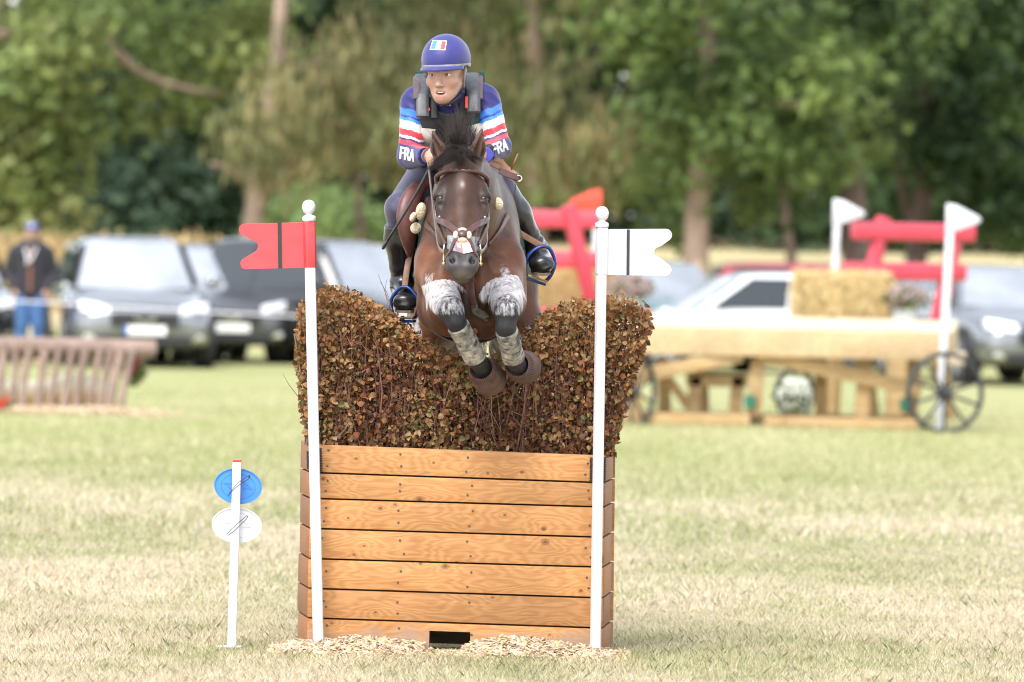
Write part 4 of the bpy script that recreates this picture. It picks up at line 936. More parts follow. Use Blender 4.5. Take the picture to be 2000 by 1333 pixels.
for (cx, cy, rx, rz, tl) in ((822, 413, .021, .036, 8), (807, 424, .013, .021, 25), (812, 446, .022, .023, 35), (972, 398, .022, .026, -25)):
    l, n_ = hit(cx, cy, hb); l = P(cx, cy, .15) if l is None else l
    MB().ball(P(cx, cy, min(l[1], .19) - .012), (rx, .018, rz), 16, np.array(Matrix.Rotation(R(tl), 3, 'Y'))).build('fleece_sleeve', fleece, bplo, smooth=True)
# saddle, pad, girth cut out of shells around the barrel
def shell(off, th, cutfn, h=.008, y0=.1, y1=1.15):
    f = Field(axis(HX - .40, HX + .40, h), axis(y0, y1, h * 1.3), axis(1.20, 2.12, h))
    for p, k in trunk[:4]: f.add(p, k, infl=off)
    inner = Field(*f.ax)
    for p, k in trunk[:4]: inner.add(p, k, infl=off - th)
    f.F = np.maximum(f.F, -inner.F); f.cut(cutfn); return f.mesh()
padm = mat('green_pad', (.012, .055, .045), .85, var=.2, scale=60)
sv, sq = shell(.012, .010, lambda x, y, z: np.maximum.reduce(np.broadcast_arrays(np.abs(y - .62) - .33 - .0 * z, 1.46 + .10 * np.clip((y - .5), -1, 1) - z + 0 * x)))
put('saddle_pad', np_mesh('saddle_pad', sv, sq), padm, hroot)
def flapcut(x, y, z):                            # rounded flap outline seen from the side
    fwd = .26 + .16 * np.clip((z - 1.55) / .35, 0, 1) ** 1.5
    return np.maximum.reduce(np.broadcast_arrays(fwd - y, y - .86 - .12 * np.clip((z - 1.8) / .2, 0, 1), 1.47 - z + .25 * np.clip(.45 - y, 0, 1) + .25 * np.clip(y - .78, 0, 1), 0 * x))
sv, sq = shell(.068, .018, flapcut); saddle = put('saddle', np_mesh('saddle', sv, sq), mat('saddle_leather', (.105, .036, .031), .5, var=.22, scale=25, bump=.06, bscale=120, coat=.1), hroot)
f = Field(axis(HX - .3, HX + .3, .01), axis(.35, 1.15, .01), axis(1.75, 2.1, .01))
f.add(cone(H(0, .52, 1.97), H(0, .72, 1.955), .055, .05, V(1, 0, 0), .09, .10), .03); f.add(cone(H(0, .72, 1.95), H(0, .98, 1.985), .05, .05, V(1, 0, 0), .10, .125), .04)
for s in (-1, 1): f.add(cone(H(s * .08, .55, 1.93), H(s * .11, .78, 1.89), .045, .05), .05); f.add(cone(H(s * .165, .42, 1.80), H(s * .205, .42, 1.66), .03, .026), .02)
put('saddle_seat', np_mesh('saddle_seat', *f.mesh()), MATS['saddle_leather'], saddle)
f = Field(axis(HX - .40, HX + .40, .008), axis(.1, .8, .01), axis(1.18, 1.95, .008))
for p, k in trunk[:2]: f.add(p, k, infl=.018)
f.add(ell(H(0, .55, 1.33), (.17, .38, .075)), .08, infl=.014)
f.cut(lambda x, y, z: np.maximum(np.abs(y - .36 - .0 * z) - .055, z - 1.62) + 0 * x)
put('girth', np_mesh('girth', *f.mesh()), mat('dark_girth', (.035, .022, .02), .6, var=.2), saddle)
# forward-cut flaps with knee blocks standing off the shoulder
for outer, inner in (([(838, 350, .40), (806, 360, .32), (785, 388, .26), (777, 425, .23), (784, 465, .25), (798, 500, .31)], [(840, 360, .38), (828, 375, .33), (818, 405, .28), (814, 440, .26), (809, 472, .27), (804, 502, .31)]),
                     ([(954, 330, .34), (968, 350, .29), (983, 380, .26), (996, 412, .25), (1006, 446, .27)], [(944, 342, .34), (955, 366, .30), (968, 395, .28), (981, 424, .27), (996, 452, .28)])):
    oo, ni = spline([P(*q_) for q_ in outer], 16), spline([P(*q_) for q_ in inner], 16); vs = []
    for a_, b_ in zip(oo, ni):
        for u in (0, .15, .5, .85, 1): vs.append(a_ * (1 - u) + b_ * u + V(0, -.022 * math.sin(math.pi * u), 0))
    o = MB().add(vs, [(i * 5 + k, i * 5 + k + 1, i * 5 + 6 + k, i * 5 + 5 + k) for i in range(15) for k in range(4)]).build('saddle_flap', MATS['saddle_leather'], saddle, smooth=True)
    md = o.modifiers.new('thick', 'SOLIDIFY'); md.thickness = .014; md.offset = 0
    MB().tube(oo, .006, n=6).build('flap_piping', leather, saddle, smooth=True)
# boots on the front legs, rubber overreach bells on the hooves
bootm = mat('muddy_boot', (.045, .048, .056), .6, var=.3, scale=26, bump=.7, bscale=55, c2=(.33, .30, .25)); bellm = mat('rubber_bell', (.105, .062, .052), .75, var=.22, scale=30, bump=.1, bscale=90)
for s in (-1, 1):
    a_, b_ = KNE2[s] * .9 + FETL[s] * .1, KNE2[s] * .06 + FETL[s] * .94; d = b_ - a_; Ln = np.linalg.norm(d)
    prf = [(.038, -.004), (.0445, 0), (.0455, .010), (.0425, .018), (.0415, .06), (.0425, Ln * .55), (.0445, Ln * .8), (.0465, Ln - .012), (.0455, Ln), (.037, Ln + .002)]
    MB().lathe(a_, d, prf, 20).build('leg_boot', bootm, hroot, smooth='auto')
    o = MB()
    for q_ in (.22, .5, .78): o.lathe(a_ + d * (q_ - .05), d, [(.040, 0), (.0445, .001), (.0448, .020), (.040, .021)], 20)
    o.build('boot_straps', mat('boot_strap', (.045, .047, .054), .7, var=.3, scale=30, c2=(.28, .255, .21)), hroot.children[-1], smooth='auto')
    a_ = PAST[s]; b_ = HOOF[s] + nrm(HOOF[s] - PAST[s]) * .03; d = nrm(b_ - a_); Ln = np.linalg.norm(b_ - a_)
    n_ = 40; vs, fs = [], []
    x_ = nrm(np.cross(d, V(0, 0, 1))); y_ = np.cross(d, x_)
    prf = [(.030, .035, 0), (.041, .022, 0), (.0445, .004, 0), (.047, -.003, 0), (.051, .006, 1), (.0565, .026, 1), (.061, .045, .6), (.0635, .06, 0), (.068, Ln - .006, 0), (.066, Ln, 0), (.0, Ln - .004, 0)]
    for r_, h_, rb in prf:
        for k in range(n_ * 2):
            an = math.pi * k / n_; rr_ = r_ * (1 + (.05 if k % 2 else -.05) * rb); vs.append(a_ + d * h_ + rr_ * (math.cos(an) * x_ + math.sin(an) * y_))
    m_ = n_ * 2
    for i in range(len(prf) - 1):
        for k in range(m_): fs.append((i * m_ + k, i * m_ + (k + 1) % m_, (i + 1) * m_ + (k + 1) % m_, (i + 1) * m_ + k))
    MB().add(vs, fs).build('bell_boot', bellm, hroot, smooth='auto')

# ================================================================== the rider
rid = root('person', P(885, 330, .75), 'rider in blue helmet and red, white and blue sleeves crouching on the dark bay horse', 'person')
HC = P(871, 143, .28)                            # middle of the head at eye level
yaw, pit = R(-17), R(-7)
rf = nrm(V(math.sin(yaw), -math.cos(yaw), math.sin(pit))); rs = nrm(np.cross(V(0, 0, 1), rf)) ; rs = -rs if rs[0] < 0 else rs; ru = np.cross(rs, rf); ru = ru if ru[2] > 0 else -ru
tl = R(2); rs, ru = rs * math.cos(tl) + ru * math.sin(tl), -rs * math.sin(tl) + ru * math.cos(tl)
RM = np.stack([rs, rf, ru], 1)
def QP(a, b, c): return HC + rs * a + rf * b + ru * c        # right(picture), forward, up
SH = {-1: P(812, 203, .45), 1: P(947, 198, .45)}; EL = {-1: P(800, 306, .37), 1: P(974, 287, .35)}; WR = {-1: P(837, 305, .06), 1: P(947, 301, .06)}
HIP = {-1: P(850, 335, .80), 1: P(922, 335, .80)}; KN = {-1: P(782, 408, .40), 1: P(978, 374, .38)}; AN = {-1: P(785, 556, .50), 1: P(1046, 484, .52)}
TOE = {-1: P(791, 591, .29), 1: P(1058, 517, .31)}; HEEL = {-1: P(788, 580, .54), 1: P(1050, 500, .56)}
torso = [(cone(P(886, 335, .82), P(882, 268, .62), .115, .105, V(1, 0, 0), .155, .14), .06), (cone(P(882, 268, .62), P(879, 215, .48), .11, .11, V(1, 0, 0), .15, .165), .06),
         (cone(P(830, 200, .47), P(930, 197, .47), .065, .065), .06), (cone(P(878, 205, .45), P(874, 172, .34), .062, .052), .04)]
def arm(s): return [(cone(SH[s], EL[s], .058, .043), .03), (cone(EL[s], WR[s], .046, .030), .02)]
def thigh(s): return [(cone(HIP[s], KN[s], .095, .055), .05)]
def shin(s): return [(cone(KN[s], KN[s] * .6 + AN[s] * .4, .062, .058), .03), (cone(KN[s] * .6 + AN[s] * .4, AN[s], .057, .036), .03)]
def foot(s): return [(cone(AN[s], HEEL[s], .038, .036), .02), (cone(HEEL[s], TOE[s], .036, .030, V(1, 0, 0), .035, .042), .02), (cone(AN[s], (TOE[s] + HEEL[s]) / 2 + V(0, 0, .02), .036, .034), .02)]
f = Field(axis(-.55, .20, .004), axis(-.06, 1.0, .006), np.concatenate([np.arange(1.28, 2.16, .006), np.arange(2.16, 2.46, .003)]))
for p, k in torso: f.add(p, k)
for s in (-1, 1):
    for p, k in arm(s) + thigh(s) + shin(s) + foot(s): f.add(p, k, infl=-.013)
# skull and face
f.add(ell(QP(0, -.01, .055), (.076, .096, .092), RM), .03); f.add(cone(QP(0, .035, .0), QP(0, .052, -.075), .058, .034), .03)
for s in (-1, 1): f.add(cone(QP(s * .050, .0, -.045), QP(s * .012, .056, -.092), .020, .018), .03)
f.add(ell(QP(0, .03, -.06), (.048, .042, .045), RM), .03)
f.add(ell(QP(0, .064, -.095), (.020, .014, .014), RM), .025)
for s in (-1, 1):
    f.add(ell(QP(s * .042, .058, -.028), (.024, .022, .024), RM), .02)            # cheekbones
    f.add(ell(QP(s * .032, .094, .0), (.019, .014, .011), RM), .010, '-')           # eye sockets
    f.add(cone(QP(s * .016, .088, .017), QP(s * .050, .074, .018), .010, .008), .012)  # brow ridge
    f.add(ell(QP(s * .0315, .0745, .0085), (.0155, .0138, .0060), RM), .004); f.add(ell(QP(s * .0315, .073, -.0095), (.0145, .0138, .0045), RM), .005)   # lids
    f.add(cone(QP(s * .072, -.02, .012), QP(s * .070, -.012, -.028), .012, .009), .008)  # ears
    f.add(ell(QP(s * .0115, .094, -.042), (.0085, .009, .0075), RM), .006)
f.add(cone(QP(0, .083, .010), QP(0, .106, -.036), .0085, .0115), .010); f.add(ell(QP(0, .108, -.038), (.0095, .0085, .0085), RM), .006)
f.add(cone(QP(-.017, .080, -.066), QP(.017, .080, -.066), .006, .006), .010)
f.add(cone(QP(-.014, .079, -.085), QP(.014, .079, -.085), .009, .009), .008)
f.add(ell(QP(0, .088, -.0745), (.0185, .02, .0062), RM), .004, '-')                  # open mouth
# hands closed round the reins
for s in (-1, 1):
    fw = nrm(WR[s] - EL[s]); fw = nrm(V(-s * .25, -1, -.15)); ind = V(-s, 0, 0); dn = V(0, 0, -1)
    c = WR[s] + fw * .045
    f.add(cone(WR[s], c, .024, .028, V(1, 0, 0), .024, .020), .015); f.add(ell(c + fw * .012, (.019, .036, .038)), .012)
    for k in range(4):
        k0 = c + fw * (.040 - .004 * abs(k - 1)) + dn * (-.028 + .0185 * k) + ind * (-.006); k1 = k0 + ind * .022 + fw * .012; k2 = k1 + ind * .012 - fw * .022; k3 = k2 - fw * .014 - ind * .004
        f.add(cone(k0 - fw * .02, k0, .0105, .0102), .003); f.add(cone(k0, k1, .0100, .0092), .002); f.add(cone(k1, k2, .0092, .0085), .002); f.add(cone(k2, k3, .0085, .0075), .002)
    t0 = c + V(0, 0, .030) + ind * .012; f.add(cone(t0 - fw * .01, t0 + fw * .022 + V(0, 0, .005), .0115, .0105), .004); f.add(cone(t0 + fw * .022 + V(0, 0, .005), t0 + fw * .043 + ind * .006, .0102, .0085), .003)
bv_, bq_ = f.mesh(); rel = bv_ - HC; la, lb, lc = rel @ rs, rel @ rf, rel @ ru
skc = np.tile(V(.44, .265, .19), (len(bv_), 1))
def mixr(c, wgt): global skc; skc = skc * (1 - wgt[:, None]) + np.asarray(c) * wgt[:, None]
hd_ = (np.linalg.norm(rel, axis=1) < .2) & (lb > .02)
mixr((.485, .285, .21), hd_ * np.exp(-(la / .05) ** 2 - ((lc + .02) / .05) ** 2) * .6)
mixr((.50, .20, .15), hd_ * np.exp(-((np.abs(la) - .042) / .02) ** 2 - ((lc + .035) / .02) ** 2) * .35)
mixr((.50, .19, .16), hd_ * (lb > .07) * sst(-np.abs(la), -.026, -.018) * np.maximum(np.exp(-((lc + .0675) / .0035) ** 2), np.exp(-((lc + .0845) / .006) ** 2)) * .8)
mixr((.10, .03, .03), hd_ * (lb > .062) * (lb < .09) * np.exp(-((lc + .0745) / .004) ** 2 - (la / .015) ** 4))
mixr((.10, .06, .045), hd_ * np.exp(-((np.abs(la) - .032) / .016) ** 4 - ((lc - .018) / .0035) ** 2) * .7)
mixr((.30, .16, .11), hd_ * np.exp(-((np.abs(la) - .032) / .02) ** 2 - ((lc + .002) / .012) ** 2) * .4)
mixr((.38, .2, .15), hd_ * np.exp(-((np.abs(la) - .0115) / .005) ** 2 - ((lc + .048) / .004) ** 2) * .7)
rbody = put('body', np_mesh('body', bv_, bq_, skc), vmat('skin', rough=.45, var=.07, scale=30, sub=.12, spec=.45), rid)
for s in (-1, 1):
    e = QP(s * .0315, .0735, .0005)
    eo = MB().ball(e, .0125, 14).build('eye', mat('eye_white', (.72, .69, .66), .2, var=.05, coat=.6), rid, smooth=True)
    MB().lathe(e + nrm(rf + rs * -.12) * .0112, nrm(rf + rs * -.12), [(.0066, -.0004), (.0056, .0009), (.003, .0016), (0, .0018)], 14).build('iris', mat('brown_iris', (.035, .02, .012), .15, coat=1), eo, smooth=True)
    lidp = [e + rs * (.0135 * math.cos(a_)) * 1.0 + ru * (.0068 * math.sin(a_) + .0015) + rf * (.0112 - .004 * abs(math.cos(a_))) for a_ in np.linspace(.15, math.pi - .15, 8)]
    MB().tube(lidp, .0013, n=5).build('lashes', mat('lash_dark', (.03, .02, .016), .6), eo)
MB().tube([QP(-.013, .0805, -.0708), QP(-.006, .0865, -.0702), QP(.006, .0865, -.0702), QP(.013, .0805, -.0708)], .0026, n=6).build('teeth', mat('teeth', (.72, .68, .60), .25), rid, smooth=True)
f = Field(*[axis(c - .13, c + .13, .005) for c in HC + V(0, 0, .02)])
f.add(ell(QP(0, -.014, .058), (.081, .096, .092), RM), .02)
f.cut(lambda x, y, z: np.maximum((x - HC[0]) * rf[0] + (y - HC[1]) * rf[1] + (z - HC[2]) * rf[2] - .028 + 0 * x, -.045 - ((x - HC[0]) * ru[0] + (y - HC[1]) * ru[1] + (z - HC[2]) * ru[2])))
put('hair', np_mesh('hair', *f.mesh()), mat('dark_hair', (.03, .02, .015), .6, bump=.5, bscale=300), rid)

# ---- helmet with silk, peak, reflective band, harness
silk = mat('blue_silk', (.019, .020, .15), .55, var=.15, scale=25, bump=.12, bscale=45, sheen=.2)
HCc = QP(0, -.012, .052)
f = Field(*[axis(c - .17, c + .17, .004) for c in HCc])
f.add(ell(HCc + ru * .002, (.097, .124, .103), RM), .01)
f.cut(lambda x, y, z: -(((x - HC[0]) * ru[0] + (y - HC[1]) * ru[1] + (z - HC[2]) * ru[2]) - .026 + .30 * np.clip(-((x - HC[0]) * rf[0] + (y - HC[1]) * rf[1] + (z - HC[2]) * rf[2]) - .0, 0, .14)), .006)
f.add(ell(QP(0, .005, -.01), (.078, .10, .06), RM), .006, '-')
helv, helq = f.mesh(); helm = put('helmet', np_mesh('helmet', helv, helq), silk, rid); helm['label'] = 'royal blue silk-covered riding helmet with tricolour patch'
helb = bvh_of(helv, helq)
vs = []; NA = 24                                 # peak: curved plate reaching forward
for j in range(5):
    for i in range(NA + 1):
        a_ = R(-66 + 132 * i / NA); e_ = j / 4
        rx_, ry_ = .095 + .004 * e_, .120 + (.043 * math.cos(a_) ** .7) * e_
        vs.append(QP(rx_ * math.sin(a_), ry_ * math.cos(a_) - .012, .034 - .012 * e_ ** 1.5 - .030 * (abs(math.sin(a_)) ** 2) * (.3 + .1 * e_) * 0 - .006 * math.sin(a_) ** 2))
fs = [(j * (NA + 1) + i, j * (NA + 1) + i + 1, (j + 1) * (NA + 1) + i + 1, (j + 1) * (NA + 1) + i) for j in range(4) for i in range(NA)]
o = MB().add(vs, fs).build('peak', silk, helm, smooth=True); md = o.modifiers.new('thick', 'SOLIDIFY'); md.thickness = .006; md.offset = 0
vs = []
for j in range(3):
    for i in range(49):
        a_ = 2 * math.pi * i / 48; dr = V(math.sin(a_), math.cos(a_)); dz = .036 + .0065 * (j - 1) - .022 * max(0, -math.cos(a_)) - .004 * math.sin(a_) ** 2
        loc = HCc + rs * dr[0] * .25 + rf * dr[1] * .25 + ru * (dz - .052)
        l, n_, i_, d_ = helb.ray_cast(Vector(loc), Vector(-(rs * dr[0] + rf * dr[1])))
        vs.append((np.array(l) if l is not None else HCc + rs * dr[0] * .096 + rf * dr[1] * .122 + ru * (dz - .052)) + (rs * dr[0] + rf * dr[1]) * .0022)
MB().add(vs, [(j * 49 + i, j * 49 + i + 1, (j + 1) * 49 + i + 1, (j + 1) * 49 + i) for j in range(2) for i in range(48)]).build('reflective_band', mat('reflective_tape', (.30, .31, .31), .35, var=.25, metal=.3, c2=(.5, .5, .48)), helm, smooth=True)
def on_mesh(px, py, bv, lift, Yd):
    l, n_ = hit(px, py, bv)
    return P(px, py, Yd) if l is None else l + n_ * lift
def quadpatch(c4, bv, lift, Yd, nu=8, nv_=8):
    c4 = np.array(c4, float)
    return grid_patch(lambda u_, v_: on_mesh(*(((c4[0] * (1 - u_) + c4[1] * u_) * (1 - v_)) + (c4[3] * (1 - u_) + c4[2] * u_) * v_), bv, lift, Yd), nu, nv_)
TLc, TRc, BRc, BLc = map(V, (846, 873, 869.5, 839), (79, 80.5, 98.5, 97.5)) if False else [np.array(q) for q in ((845.5, 79), (873, 80.5), (869.5, 98.8), (839.5, 97.8))]
def lerp4(u_, v_): return ((TLc * (1 - u_) + TRc * u_) * (1 - v_)) + (BLc * (1 - u_) + BRc * u_) * v_
wv_, wf_ = quadpatch([lerp4(0, 0), lerp4(1, 0), lerp4(1, 1), lerp4(0, 1)], helb, .0012, .2)
fl = MB().add(wv_, wf_).build('flag_patch', mat('flag_white', (.80, .80, .80), .6, var=.03), helm, smooth=True)
for u0, u1, c, nm in ((.05, .345, (.06, .20, .45), 'flag_blue'), (.655, .95, (.68, .05, .06), 'flag_red')):
    v_, f_ = quadpatch([lerp4(u0, .08), lerp4(u1, .08), lerp4(u1, .92), lerp4(u0, .92)], helb, .0021, .2); MB().add(v_, f_).build('flag_stripe', mat(nm, c, .6, var=.05), fl, smooth=True)
webb = mat('black_webbing', (.014, .014, .016), .6)
for s, pts in ((-1, [QP(-.075, .01, .02), QP(-.073, .015, -.02), QP(-.061, .025, -.07), QP(-.046, .038, -.103), QP(-.01, .052, -.128)]), (1, [QP(.078, -.005, .02), QP(.078, -.008, -.03), QP(.072, .0, -.065), QP(.062, .012, -.088), QP(.036, .05, -.115), QP(-.01, .060, -.128)])):
    MB().tube(spline(pts, 16), .0052 if s < 0 else .0068, n=8, ratio=.7).build('chin_strap', webb, helm, smooth=True)
MB().ball(QP(.068, .008, -.078), .009).build('strap_buckle', webb, helm, smooth=True)
MB().tube([QP(.080, -.005, .025), QP(.079, .0, -.01), QP(.074, .004, -.06)], .0045, n=6).build('side_strap', mat('grey_webbing', (.22, .22, .23), .6), helm, smooth=True)

# ---- shirt with coloured sleeve bands
f = Field(axis(-.56, .18, .0045), axis(.0, 1.0, .006), axis(1.85, 2.36, .0045))
for p, k in torso[:3]: f.add(p, k, infl=.006)
f.add(cone(P(878, 205, .45), P(875, 180, .36), .067, .060), .03)
for s in (-1, 1):
    for p, k in arm(s): f.add(p, k, infl=.004)
    d = nrm(WR[s] - EL[s]); f.add(cone(WR[s] + d * .004, WR[s] + d * .09, .05, .05), .004, '-')
rr_ = np.random.default_rng(2)
sv, sq = f.mesh()
# cloth wrinkles along the arms
wr = .0022 * np.sin(sv[:, 2] * 150 + 6 * value_noise(sv[:, 0], sv[:, 2], 9, 3) + sv[:, 0] * 90); sv = sv + np.stack([wr * .3, -wr, wr * 0], 1) * (np.abs(sv[:, 0] - (-.245)) > .11)[:, None]
pxl = np.array([pix(p) for p in sv])
SB = V(.014, .014, .11); sc_ = np.tile(SB, (len(sv), 1))
for s in (-1, 1):
    ax_ = EL[s] - SH[s]; tt = ((sv - SH[s]) @ ax_) / (ax_ @ ax_); side_ = (sv[:, 0] - SH[s][0]) * s
    fa = ((sv - EL[s]) @ nrm(WR[s] - EL[s]))
    on = (sv[:, 0] - (-.245)) * s > .085
    x_, y_ = pxl.T
    if s < 0: k = y_ + (x_ - 800) * -.28 + 1.0 * np.sin(x_ * .22 + 1)
    else: k = y_ + (x_ - 970) * .42 + 1.0 * np.sin(x_ * .22) + 8
    edges = ((214, 227, (.03, .145, .50)), (227, 231, (.02, .022, .17)), (231, 238, (.035, .18, .54)), (238, 254, (.62, .62, .64)), (254, 267, (.50, .028, .04)), (267, 271.5, (.72, .70, .72)), (276, 285, (.48, .028, .04)))
    for lo, hi, c in edges: sc_[on & (k > lo) & (k < hi) & (y_ < 290)] = c
shirt = put('shirt', np_mesh('shirt', sv, sq, sc_), vmat('jersey', rough=.55, var=.10, scale=60, sheen=.15, spec=.35), rid); shirt['label'] = 'royal blue long-sleeved jersey with tricolour sleeve bands'
shb = bvh_of(sv, sq)
GL = {'F': [[(0, 0), (0, 1)], [(0, 1), (.55, 1)], [(0, .53), (.48, .53)]], 'R': [[(0, 0), (0, 1)], [(0, 1), (.36, 1), (.52, .9), (.52, .64), (.36, .53), (0, .53)], [(.28, .53), (.58, 0)]], 'A': [[(0, 0), (.3, 1)], [(.3, 1), (.6, 0)], [(.11, .33), (.49, .33)]],
      'k': [[(0, 0), (0, 1)], [(0, .4), (.4, .75)], [(.15, .5), (.45, 0)]], 'i': [[(0, 0), (0, .65)], [(0, .85), (0, .95)]], 'n': [[(0, 0), (0, .65)], [(0, .55), (.2, .66), (.38, .6), (.4, 0)]], 'r': [[(0, 0), (0, .65)], [(0, .5), (.25, .66)]], 'm': [[(0, 0), (0, .65)], [(0, .6), (.2, .65), (.28, .5), (.28, 0)], [(.28, .55), (.45, .66), (.55, .5), (.55, 0)]], 'e': [[(0, .33), (.42, .33), (.38, .6), (.2, .67), (.02, .55), (0, .2), (.15, 0), (.4, .05)]]}
def lettering(text, o, ux, uy, adv, wd, bv, lift, Yd, m, parent, name):
    """strokes laid on the cloth; o, ux, uy in photo pixels: origin, one letter-width and one letter-height step"""
    o = np.array(o, float); ux = np.array(ux, float); uy = np.array(uy, float); mb = MB(); n = 0
    for i, ch in enumerate(text):
        for st in GL[ch]:
            n += 1; q = np.array([o + ux * (adv * i + a_) + uy * b_ for a_, b_ in st]); pl = []
            for a_, b_ in zip(q[:-1], q[1:]):
                k = max(2, int(np.linalg.norm(b_ - a_) / 2.0)); pl += [a_ + (b_ - a_) * j / k for j in range(k)]
            pl.append(q[-1]); pl = np.array(pl); L_, R_ = [], []
            for j in range(len(pl)):
                t_ = pl[min(j + 1, len(pl) - 1)] - pl[max(j - 1, 0)]; t_ = t_ / np.linalg.norm(t_); nn = V(-t_[1], t_[0]) * wd / 2; e_ = -t_ * wd * .45 if j == 0 else (t_ * wd * .45 if j == len(pl) - 1 else 0)
                L_.append(on_mesh(*(pl[j] + nn + e_), bv, lift + .00025 * (n % 6), Yd)); R_.append(on_mesh(*(pl[j] - nn + e_), bv, lift + .00025 * (n % 6), Yd))
            c = len(pl); mb.add(L_ + R_, [(j, j + 1, c + j + 1, c + j) for j in range(c - 1)])
    return mb.build(name, m, parent, smooth=True)
inkw = mat('white_print', (.66, .66, .68), .6, var=.03)
lettering('FRA', (782.5, 309), (11.5, 2.6), (1.5, -20), .80, 3.6, shb, .0015, .2, inkw, shirt, 'sleeve_lettering')
lettering('FRA', (963, 303), (12.5, -5.2), (-3.2, -18), .80, 3.6, shb, .0015, .2, inkw, shirt, 'sleeve_lettering')
lettering('ekirni', (857.5, 204.5), (7, .6), (0, -8), .62, 1.1, shb, .0012, .3, inkw, shirt, 'collar_lettering')

# ---- body protector: panels, shoulder pads, straps, number bib
vblack = mat('vest_black', (.016, .016, .019), .6, var=.3, scale=40, bump=.15, bscale=70)
f = Field(axis(-.48, .06, .005), axis(.15, .95, .006), axis(1.92, 2.33, .005))
for p, k in torso[:2]: f.add(p, k, infl=.026)
for s in (-1, 1): f.add(cone(P(878 + s * 43, 166, .50), P(878 + s * 42, 255, .42), .042, .050), .04)
f.add(cone(P(850, 185, .58), P(906, 185, .58), .07, .07), .04)
f.add(cone(P(877, 196, .42), P(874, 150, .2), .075, .075), .012, '-')
vest = put('body_protector', np_mesh('body_protector', *f.mesh()), vblack, rid); vest['label'] = 'black padded body protector with grey shoulder panels'
pad_m = mat('pad_grey', (.060, .062, .068), .42, var=.15, scale=30, bump=.06, bscale=90)
def rslab(px, y0, y1, Y0, Y1, wd, th, m, name, parent, lean=0):
    pts = spline([P(px - lean, y0, Y0), P(px - lean * .5, y0 * .75 + y1 * .25, Y0 * .6 + Y1 * .4 - .012), P(px, (y0 + y1) / 2, Y0 * .28 + Y1 * .72 - .012), P(px + lean * .2, y1, Y1)], 12); nr = [nrm(V(0, -1, .9 * (1 - k / 11) ** 1.2)) for k in range(12)]
    return MB().strap(pts, nr, wd, th).build(name, m, parent, bevel=.004, smooth='auto')
rslab(825, 148, 229, .50, .315, .053, .020, pad_m, 'shoulder_pad', vest, 2); rslab(924.5, 146, 220, .50, .315, .056, .020, pad_m, 'shoulder_pad', vest, 2)
edge = mat('pad_piping', (.075, .055, .065), .7)
rslab(814, 152, 195, .51, .345, .030, .018, edge, 'pad_edge', vest); rslab(938, 150, 195, .51, .345, .024, .018, edge, 'pad_edge', vest)
rslab(848, 158, 232, .49, .33, .028, .014, vblack, 'zip_panel', vest); rslab(902, 158, 232, .49, .33, .026, .014, vblack, 'zip_panel', vest)
for a_, b_ in (((838.5, 188), (856, 189)), ((838.5, 184), (856, 185))): MB().tube([P(*a_, .285), P(*b_, .28)], .004, n=6).build('buckle_bar', mat('dark_plastic', (.04, .04, .045), .4), vest, smooth=True)
redtag = mat('red_tag', (.55, .05, .03), .6)
MB().plate([P(908.5, 189, .297), P(913.5, 188.5, .297), P(913.5, 212, .292), P(908.5, 211, .292)], (0, 1, 0), .004).build('red_tag', redtag, vest); MB().plate([P(837, 211, .292), P(839.5, 211, .292), P(839.5, 217, .292), P(837, 217, .292)], (0, 1, 0), .003).build('red_tag', redtag, vest)
MB().box(P(942, 155, .52), (.02, .05, .062), np.array(Matrix.Rotation(R(-4), 3, 'Y'))).build('back_panel', padm, vest, bevel=.004); MB().box(P(819, 147, .54), (.03, .04, .03)).build('back_panel', padm, vest, bevel=.004)
vb = bvh_of(*[np.array([v.co for v in vest.data.vertices]), [tuple(p.vertices) for p in vest.data.polygons]])
bibm = mat('bib_cream', (.50, .47, .40), .75, var=.25, scale=18, c2=(.6, .57, .5))
v_, f_ = quadpatch([(824, 250), (850, 252), (846, 300), (822, 292)], vb, .008, .42); MB().add(v_, f_).build('number_bib', bibm, vest, smooth=True)
v_, f_ = quadpatch([(900, 250), (938, 240), (936, 272), (905, 285)], vb, .008, .42); MB().add(v_, f_).build('number_bib', bibm, vest, smooth=True)
v_, f_ = quadpatch([(904, 258), (918, 254), (919, 262), (908, 272)], vb, .0105, .41, 4, 4); MB().add(v_, f_).build('bib_digit', webb, vest, smooth=True)
v_, f_ = quadpatch([(895, 236), (934, 230), (935, 240), (897, 248)], vb, .008, .42); MB().add(v_, f_).build('vest_trim', padm, vest, smooth=True)

# ---- breeches, boots
brm = mat('navy_breeches', (.030, .027, .062), .62, var=.15, scale=40, bump=.08, bscale=90, sheen=.25)
f = Field(axis(-.58, .16, .005), axis(.28, 1.02, .008), axis(1.60, 2.02, .005))
f.add(torso[0][0], .05, infl=.008)
for s in (-1, 1):
    for p, k in thigh(s): f.add(p, k, infl=.006)
    f.add(cone(KN[s], KN[s] * .5 + AN[s] * .5, .057, .05), .03)
bvv, bqq = f.mesh(); wv2 = .0025 * np.sin(bvv[:, 2] * 60 + bvv[:, 0] * 50 + 8 * value_noise(bvv[:, 0], bvv[:, 2], 6, 12)); bvv[:, 1] += wv2
put('breeches', np_mesh('breeches', bvv, bqq), brm, rid)
btm = mat('black_boot_leather', (.010, .010, .011), .28, var=.3, scale=30, bump=.15, bscale=35, coat=.25)
solem = mat('dusty_sole', (.16, .12, .08), .85, var=.4, scale=40)
